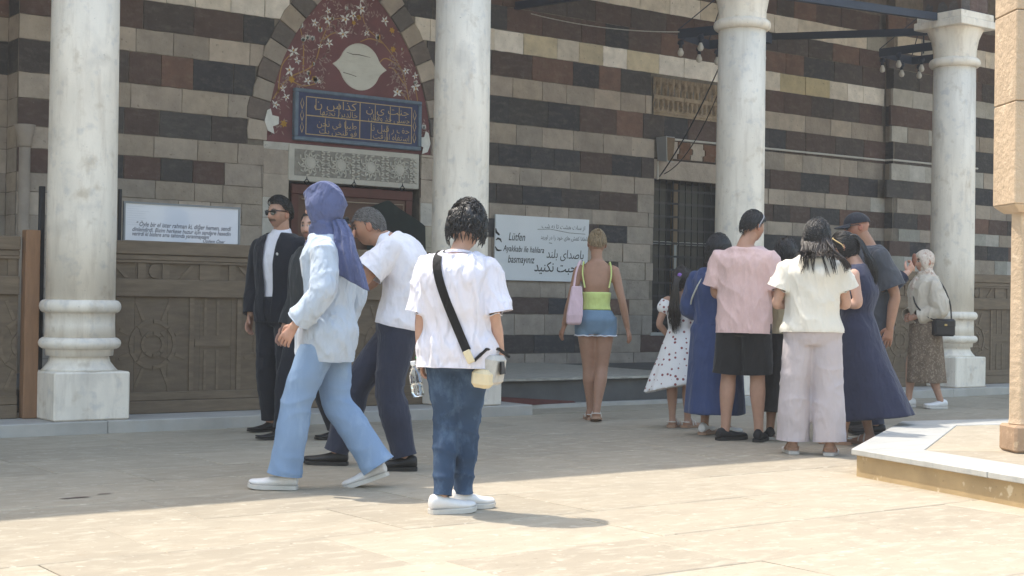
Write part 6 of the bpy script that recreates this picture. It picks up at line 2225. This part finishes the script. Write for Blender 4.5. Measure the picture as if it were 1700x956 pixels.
L_.new(mx_.outputs[2], bs_.inputs['Base Color'])
p.skirt('dress', M_HEART, .33, r_hem=(.235, .21), off=.012, amp=.012, folds=9, drift=(-.06, -.03), seed=1, mid=.85, torso_top=3.5, tilt=(.22, 0))
for q in 'rl':
    mb = MB()
    sh, el = p.J['sh_' + q], p.J['el_' + q]
    limb(mb, [sh + V((0, 0, .0)), sh.lerp(el, .2), sh.lerp(el, .42), sh.lerp(el, .55)], [.046, .060, .058, .038])
    p.garment('puff_sleeve', mb, M_HEART, lambda q: .006 * noise.noise((q.x * 30, q.y * 30, q.z * 12)), .009, 3)
p.scalp('hair', M_HAIR_B, hl_t, .012, .004, 12, 160, .08)
hm = p.hm
rr = random.Random(12)
paths = []
for k in range(46):
    a = rr.uniform(-1, 1)
    s0 = hm @ V((a * .05, -.085, .03 + rr.uniform(-.02, .03)))
    paths.append([s0, V((a * .02 + .0, -.115, 1.20)), V((a * .035 + rr.uniform(-.01, .01), -.125, 1.08)), V((a * .045 + rr.uniform(-.015, .015), -.12 + rr.uniform(-.02, .01), .96)), V((a * .035 + rr.uniform(-.02, .02), -.115, .84 + rr.uniform(-.05, .05)))])
p.locks('ponytail', M_HAIR_B, paths, .010, .002)
MB().lathe([(.005, 0), (.022, .004), (.012, .012), (.004, .014)], 0, 0, 8).build('hair_clip', cloth('purple_clip', srgb(150, 110, 190)), p.root, loc=hm @ V((.02, -.10, .035))).rotation_euler = (radians(90), 0, 0)
p.shoe('l', M_SANDALW, M_SANDAL, 'sandal', name='sandal'); p.shoe('r', M_SANDALW, M_SANDAL, 'sandal', name='sandal')

# ---------------------------------------------------------------- woman in the long blue dress
p = Person(8.11, 8.18, -28, 1.57, 'dark-haired woman in long blue dress with a thin pale bag strap', 'f', SK2, wf=1.12)
p.hd = dict(skin=SK2, brow=(.02, .014, .01))
p.hf = V((.3, 1, -.2))
p.pose(el_l=(-.225, -.02, .99), wr_l=(-.12, .14, .98), el_r=(.21, .02, 1.0), wr_r=(.12, .18, 1.0), an_l=(-.09, 0, .07), an_r=(.09, .03, .07))
p.body(feet=True)
M_BLUED = cloth('blue_cotton_dress', srgb(60, 74, 114), var=.08)
p.skirt('long_dress', M_BLUED, .17, r_hem=(.245, .22), off=.02, amp=.008, folds=8, seed=3, torso_top=3.9)
p.shirt('dress_bodice', M_BLUED, 1.25, .022, hem=1.2, loose=.7, amp=.010, seed=18, slv=1.25)
p.scalp('hair', M_HAIR_K, hl_t, .016, .006, 14, 200, .09)
paths = []
for k in range(60):
    a = rr.uniform(-1, 1)
    s0 = p.hm @ V((a * .072, -.07 + .05 * a * a, .02 + rr.uniform(-.04, .03)))
    e = p.hm @ V((a * .085, -.085 + .05 * a * a, -.10)); paths.append([s0, p.hm @ V((a * .09, -.10 + .06 * a * a, -.04)), e, e + V((rr.uniform(-.02, .02), rr.uniform(-.02, .02), -.04))])
p.locks('hair_lengths', M_HAIR_K, paths, .014, .004)
MB().tube(catmull([(.02, -.01, 1.36), (-.01, -.09, 1.31), (-.08, -.135, 1.20), (-.15, -.12, 1.08), (-.2, -.06, 1.0)], 5), .007, 6).build('bag_strap', cloth('pale_strap', srgb(206, 206, 196)), p.root)
p.shoe('l', M_SHOE_W, M_SANDAL, 'sneaker'); p.shoe('r', M_SHOE_W, M_SOLE_W, 'sneaker')

# ---------------------------------------------------------------- man in the pink T-shirt
p = Person(7.965, 7.735, -16, 1.745, 'man in pink T-shirt and black shorts with his back turned', 'm', SK1, wf=1.0)
p.hd = dict(skin=SK1, brow=(.02, .014, .01))
p.hf = V((.55, 1, -.12))
p.J['head'] = V((.045, .045, 1.625))
p.pose(el_l=(-.235, .03, 1.12), wr_l=(-.15, .24, 1.15), el_r=(.245, .04, 1.11), wr_r=(.2, .27, 1.10), an_l=(-.13, -.02, .08), kn_l=(-.115, .0, .50), an_r=(.12, .02, .08), kn_r=(.105, .015, .50))
p.toe = {'l': V((.65, 1, 0)), 'r': V((-.1, 1, 0))}
p.body()
M_PINK = cloth('heather_pink_cotton', srgb(222, 190, 186), var=.06, bump=.4, veins=(srgb(230, 204, 199), 60, (1, 1, .4), .5))
M_BLACKC = cloth('black_cotton', srgb(40, 39, 40), var=.06)
p.trousers('shorts', M_BLACKC, -1.0, .022, wide=.012, top=1.7, seed=20, amp=.007)
p.shirt('t_shirt', M_PINK, .80, .026, hem=0.12, loose=.92, flare=.01, amp=.010, seed=21, slv=1.22)
p.scalp('hair', M_HAIR_K, hl_short(.055, -.002, -.055), .014, .004, 15, 260, .04)
sunglasses(p, True, material=mat('silver_rim', srgb(150, 150, 155), .25, var=0, metal=.7))
p.shoe('l', M_SHOE_KN, M_SOLE_K, 'sneaker'); p.shoe('r', M_SHOE_KN, M_SOLE_K, 'sneaker')

# ---------------------------------------------------------------- person half hidden in the middle of the group
p = Person(8.33, 7.66, -5, 1.53, 'short dark-haired person in long black skirt hidden between pink shirt and cream shirt', 'f', SK2, wf=1.1)
p.hd = dict(skin=SK2, brow=(.02, .014, .01))
p.pose(el_l=(-.2, .02, .97), wr_l=(-.12, .16, .98), el_r=(.2, .02, .97), wr_r=(.12, .16, .98), an_l=(-.10, 0, .07), an_r=(.09, .03, .07))
p.body(feet=True)
p.skirt('black_skirt', M_BLACKC, .22, r_hem=(.23, .2), off=.014, amp=.008, seed=5)
p.shirt('khaki_top', cloth('khaki_cotton', srgb(176, 166, 140)), .9, .02, hem=.9, loose=.6, seed=22)
p.scalp('hair', M_HAIR_K, hl_t, .02, .006, 16, 220, .07)
p.shoe('l', M_SHOE_KN, M_SOLE_W, 'sneaker'); p.shoe('r', M_SHOE_KN, M_SOLE_W, 'sneaker')

# ---------------------------------------------------------------- woman in the cream top and lilac trousers
p = Person(7.70, 6.82, 2, 1.655, 'woman in cream short-sleeved top and wide lilac trousers, long dark hair', 'f', SK4, wf=1.08)
p.hd = dict(skin=SK4, brow=(.02, .014, .01))
p.hf = V((.35, 1, -.35)); p.hu = V((.12, .1, 1))
p.J['head'] = V((.02, .05, 1.515)); p.J['neck'] = V((.0, -.01, 1.375))
p.pose(sh_l=(-.17, -.02, 1.295), sh_r=(.17, -.01, 1.295), el_l=(-.25, .0, 1.045), wr_l=(-.14, .2, 1.03), el_r=(.23, .04, 1.05), wr_r=(.13, .24, 1.04),
       hip_l=(-.085, 0, .85), hip_r=(.085, 0, .85), kn_l=(-.115, .0, .47), an_l=(-.125, .01, .07), kn_r=(.11, -.01, .47), an_r=(.125, -.03, .07))
p.body(feet=True)
M_CREAM = cloth('cream_cotton', srgb(226, 220, 208), var=.04)
M_LILAC = cloth('lilac_grey_viscose', srgb(192, 182, 184), var=.05)
p.trousers('wide_trousers', M_LILAC, .96, .020, wide=.040, hemr=.118, top=1.8, seed=24, amp=.008)
p.shirt('top', M_CREAM, .62, .026, hem=.75, loose=.85, amp=.011, seed=25, slv=1.3)
p.scalp('hair', M_HAIR_K, hl_t, .020, .008, 18, 360, .10, lambda q: V((.2, -.5, -.7)), fuzz=.006)
paths = []
for k in range(60):
    a = rr.uniform(-1, 1)
    s0 = p.hm @ V((a * .078, -.06 + .06 * a * a, .03 + rr.uniform(-.05, .04)))
    bx = .02 + a * .10 + rr.uniform(-.02, .02)
    lo = rr.uniform(1.33, 1.42)
    if rr.random() < .22:
        lo = rr.uniform(1.22, 1.3)
    paths.append([s0, V((.02 + a * .105, -.075 + .05 * a * a, 1.47)), V((bx, -.13 + .04 * abs(a), 1.40)), V((bx + .03 * a + rr.uniform(-.02, .03), -.165, lo))])
for k in range(16):
    a = rr.uniform(0, 1)
    paths.append([p.hm @ V((.05 + .02 * a, -.05, .0)), V((.12, -.10, 1.43)), V((.17 + .03 * a, -.135, 1.36)), V((.21 + .04 * a, -.15, 1.26 + .05 * a))])
p.locks('hair_lengths', M_HAIR_B, paths, .010, .002)
p.shoe('l', M_SANDAL, M_SOLE_W, 'sandal', name='sandal'); p.shoe('r', M_SANDAL, M_SOLE_W, 'sandal', name='sandal')

# ---------------------------------------------------------------- woman in the sleeveless navy dress
p = Person(8.55, 7.13, 74, 1.60, 'woman in long sleeveless navy dress facing left, sunglasses on her hair', 'f', SK4, wf=1.12)
p.hd = dict(skin=SK4, brow=(.02, .014, .01))
p.hf = V((.05, 1, -.45)); p.hu = V((0, .3, 1))
p.J['head'] = V((0, .11, 1.475)); p.J['neck'] = V((0, .015, 1.345)); p.J['chest'] = V((0, -.01, 1.15))
p.pose(el_l=(-.215, -.06, 1.05), wr_l=(-.18, .17, 1.055), el_r=(.21, .02, 1.05), wr_r=(.1, .22, 1.08), an_l=(-.08, .08, .07), an_r=(.08, -.08, .07))
p.hands['l'] = dict(d=V((.1, 1, .15)), n=V((-1, 0, .3)), curl=.5)
p.body(feet=True)
M_NAVYD = cloth('navy_jersey_dress', srgb(52, 56, 78), var=.06)
p.skirt('long_dress', M_NAVYD, .20, r_hem=(.24, .30), off=.014, amp=.007, folds=8, drift=(0, -.13), seed=7, mid=1.0, torso_top=3.3, tilt=(0, -.12))
p.shirt('dress_top', M_NAVYD, 0, .010, hem=1.6, amp=.004, seed=34)
p.scalp('hair', M_HAIR_K, hl_t, .010, .004, 20, 240, .09, lambda q: V((0, -1, -.1)))
paths = []
for k in range(50):
    a = rr.uniform(-1, 1); c = rr.uniform(-1, 1)
    s0 = p.hm @ V((a * .05, -.075, .04 + c * .03))
    paths.append([s0, p.hm @ V((a * .02, -.125, .02 + c * .02)), p.hm @ V((a * .035, -.135, -.06)) + V((0, 0, 0)), V((a * .045, -.10 + c * .03, 1.33)), V((a * .035, -.105 + c * .03, 1.22 + .05 * c))])
p.locks('ponytail', M_HAIR_K, paths, .011, .002)
sunglasses(p, True, material=mat('amber_sunglass_plastic', srgb(206, 180, 130), .2, var=0))
p.shoe('l', M_SHOE_W, M_SANDAL, 'sandal', name='sandal'); p.shoe('r', M_SHOE_W, M_SANDAL, 'sandal', name='sandal')

# ---------------------------------------------------------------- man in the black cap
p = Person(9.36, 7.66, 100, 1.81, 'man in black cap, wraparound sunglasses and grey T-shirt behind the navy dress', 'm', SK2, wf=1.12)
p.hd = dict(skin=(.42, .21, .15), brow=(.05, .04, .03))
p.hf = V((.0, 1, -.2))
p.J['head'] = V((0, .13, 1.675))
p.J['neck'] = V((0, .04, 1.52))
p.pose(el_l=(-.255, -.13, 1.13), wr_l=(-.27, -.09, .86), el_r=(.25, .06, 1.13), wr_r=(.15, .26, 1.15))
p.legk = .86
p.body()
M_GREYT = cloth('charcoal_cotton', srgb(74, 77, 84), var=.06)
p.shirt('t_shirt', M_GREYT, .85, .024, hem=.15, loose=.85, amp=.010, seed=27, slv=1.22)
p.trousers('trousers', M_NAVYT, 1.0, .016, hemr=.07, seed=28)
capm = cloth('black_cap_twill', srgb(46, 48, 56), var=.05)
vs, fs = [], []
n_, m_ = 28, 10
for i in range(m_ + 1):
    la = pi / 2 * i / m_
    for j in range(n_):
        lo = 2 * pi * j / n_
        vs.append(p.hm @ V((.087 * sin(lo) * cos(la), .108 * cos(lo) * cos(la) - .004, .038 + .088 * sin(la) - .012 * cos(la) * (1 - cos(lo)) * .5)))
for i in range(m_):
    for j in range(n_):
        fs.append((i * n_ + j, i * n_ + (j + 1) % n_, (i + 1) * n_ + (j + 1) % n_, (i + 1) * n_ + j))
cp_ = MB(); cp_.add(vs, fs)
cpo = cp_.build('cap', capm, p.root, smooth=True)
br = MB(); vs, fs = [], []
for i in range(13):
    a = -1.05 + 2.1 * i / 12
    for rr_, dz in ((.095, .04), (.175 - .03 * abs(a), .028 - .018 * abs(a))):
        for th in (0, -.005):
            vs.append(p.hm @ V((rr_ * sin(a) * .9, rr_ * cos(a) + .01, dz + th)))
for i in range(12):
    a = i * 4
    fs += [(a, a + 2, a + 6, a + 4), (a + 1, a + 5, a + 7, a + 3), (a + 2, a + 3, a + 7, a + 6)]
br.add(vs, fs); br.build('brim', capm, cpo)
sunglasses(p)
p.shoe('l', M_SHOE_K, M_SOLE_K, 'sneaker'); p.shoe('r', M_SHOE_K, M_SOLE_K, 'sneaker')

# ---------------------------------------------------------------- hidden person raising a hand
p = Person(9.86, 8.33, -60, 1.66, 'person behind the man in the cap, only a raised forearm in a dark sleeve showing', 'm', SK4)
p.hd = dict(skin=SK4, brow=(.02, .014, .01))
p.J['head'] = V((0, .03, 1.47)); p.J['neck'] = V((0, .0, 1.335))
p.pose(sh_l=(-.17, 0, 1.26), sh_r=(.17, 0, 1.26), el_r=(.23, .20, 1.145), wr_r=(.20, .455, 1.335), el_l=(-.22, .02, 1.02), wr_l=(-.2, .12, .82))
p.hands['r'] = dict(d=V((-.1, .7, .75)), n=V((.8, .3, 0)), curl=.75)
p.legk = .86
p.body()
M_NAVYS = cloth('dark_navy_sweatshirt', srgb(42, 48, 68))
p.shirt('sweatshirt', M_NAVYS, 1.84, .02, hem=.3, loose=.5, seed=30)
p.trousers('trousers', M_SUIT, 1.0, .016, hemr=.07, seed=31)
p.scalp('hair', M_HAIR_K, hl_short(), .014, .004, 22, 120, .04)
p.shoe('l', M_SHOE_K, M_SOLE_K, 'sneaker'); p.shoe('r', M_SHOE_K, M_SOLE_K, 'sneaker')
ic = empty('held_snack', p.root.matrix_basis @ V((.185, .53, 1.43)), p.root.rotation_euler.z)
ic.scale = (.62, .62, .75)
MB().lathe([(.010, -.07), (.02, -.02), (.03, 0), (.034, .02), (.03, .05), (.024, .08), (.01, .095)], 0, 0, 16).build('brown_top', mat('chocolate_brown', srgb(140, 92, 74), .5, var=.2, vscale=40, bump=.4), ic, smooth=True)
MB().lathe([(.004, -.12), (.012, -.06), (.016, -.02)], 0, 0, 12).build('stick', mat('pale_wafer', srgb(200, 160, 110), .8, var=.1), ic)
tag(ic, 'small brown treat held up by the dark-sleeved hand', 'snack')

# ---------------------------------------------------------------- woman in the patterned headscarf
p = Person(12.33, 9.40, 112, 1.61, 'woman in patterned headscarf, beige blouse and speckled brown skirt walking at the right', 'f', SK1, wf=1.08)
p.hd = dict(skin=SK1, brow=(.02, .014, .01))
p.hf = V((-.15, 1, -.05))
p.pose(el_l=(-.225, -.06, 1.0), wr_l=(-.10, .155, .93), el_r=(.225, -.04, 1.0), wr_r=(.10, .165, .935), an_l=(-.08, -.14, .08), kn_l=(-.08, .0, .45), an_r=(.07, .14, .08), kn_r=(.07, .12, .46))
p.hands['l'] = dict(d=V((.8, .5, -.1)), n=V((-.4, .8, .2)), curl=.5); p.hands['r'] = dict(d=V((-.8, .5, -.1)), n=V((.4, .8, .2)), curl=.5)
p.body()
M_BLOUSE = cloth('beige_silky_blouse', srgb(206, 194, 178), var=.08, rough=.6)
M_SPECK = mat('speckled_brown_skirt', srgb(132, 114, 98), .9, var=.2, vscale=20, bump=.3, bscale=150, spec=.15, spots=[(srgb(166, 150, 132), 55, .54, .6), (srgb(104, 86, 74), 40, .6, .5)])
p.skirt('skirt', M_SPECK, .26, r_hem=(.17, .20), off=.016, amp=.010, folds=7, seed=9, drift=(0, -.02))
p.shirt('blouse', M_BLOUSE, 1.88, .026, hem=1.15, loose=.7, amp=.014, seed=33, slv=1.3)
M_PATS = mat('floral_headscarf', srgb(214, 198, 184), .85, var=.1, vscale=20, bump=.3, bscale=120, spec=.2, spots=[(srgb(170, 128, 110), 34, .56, .6), (srgb(230, 220, 208), 26, .6, .6)])
mb = MB(); hijab(p, mb, big=1.10)
for k in range(3):
    mb.tube(catmull([(.02 * k - .02, .10, 1.33), (.03 * k - .03, .125, 1.26), (.035 * k - .04, .14, 1.16 - .02 * k)], 4), smoothrad([.03, .026, .016], 4), 10)
p.garment('headscarf', mb, M_PATS, fsc, .008, 3)
p.shoe('l', M_SHOE_W, M_SOLE_W, 'sneaker'); p.shoe('r', M_SHOE_W, M_SOLE_W, 'sneaker')
hb = empty('handbag', p.root.location, p.root.rotation_euler.z)
M_BAGK = mat('black_bag_leather', srgb(44, 40, 40), .5, var=.08, bump=.15)
rbox(.05, .11, .085, M_BAGK, 'bag_body', hb, (-.225, -.10, .83), (0, 0, 0), .02)
rbox(.054, .112, .045, M_BAGK, 'flap', hb, (-.225, -.10, .875), (0, 0, 0), .02)
rbox(.004, .014, .010, mat('brass_clasp', srgb(196, 170, 110), .35, var=0, metal=.6), 'clasp', hb, (-.282, -.10, .86), (0, 0, 0), .002)
MB().tube(catmull([(-.23, -.18, .90), (-.2, -.17, 1.1), (-.05, -.13, 1.3), (.07, -.02, 1.385), (.04, .11, 1.26), (-.10, .155, 1.08), (-.22, .08, .95), (-.25, -.02, .90)], 5), .008, 6).build('strap', M_BAGK, hb)
tag(hb, 'small black shoulder bag at the hip of the woman in the patterned headscarf', 'bag')
# ================================================================ thin scattering volume added to imitate lens veil over the dark tones
HZ = bpy.data.materials.new('lens_veil_haze')
HZ.use_nodes = True
_n = HZ.node_tree
for q in list(_n.nodes):
    if q.type == 'BSDF_PRINCIPLED':
        _n.nodes.remove(q)
_pv = _n.nodes.new('ShaderNodeVolumePrincipled')
_pv.inputs['Color'].default_value = (0.95, 0.95, 0.96, 1)
_pv.inputs['Density'].default_value = 0.0026
_pv.inputs['Anisotropy'].default_value = 0.2
_out = [q for q in _n.nodes if q.type == 'OUTPUT_MATERIAL'][0]
_n.links.new(_pv.outputs[0], _out.inputs['Volume'])
hz = MB().box(-70, 90, -70, 40, -1.3, 12.0).build('added_haze', HZ)
tag(hz, kind='stuff')
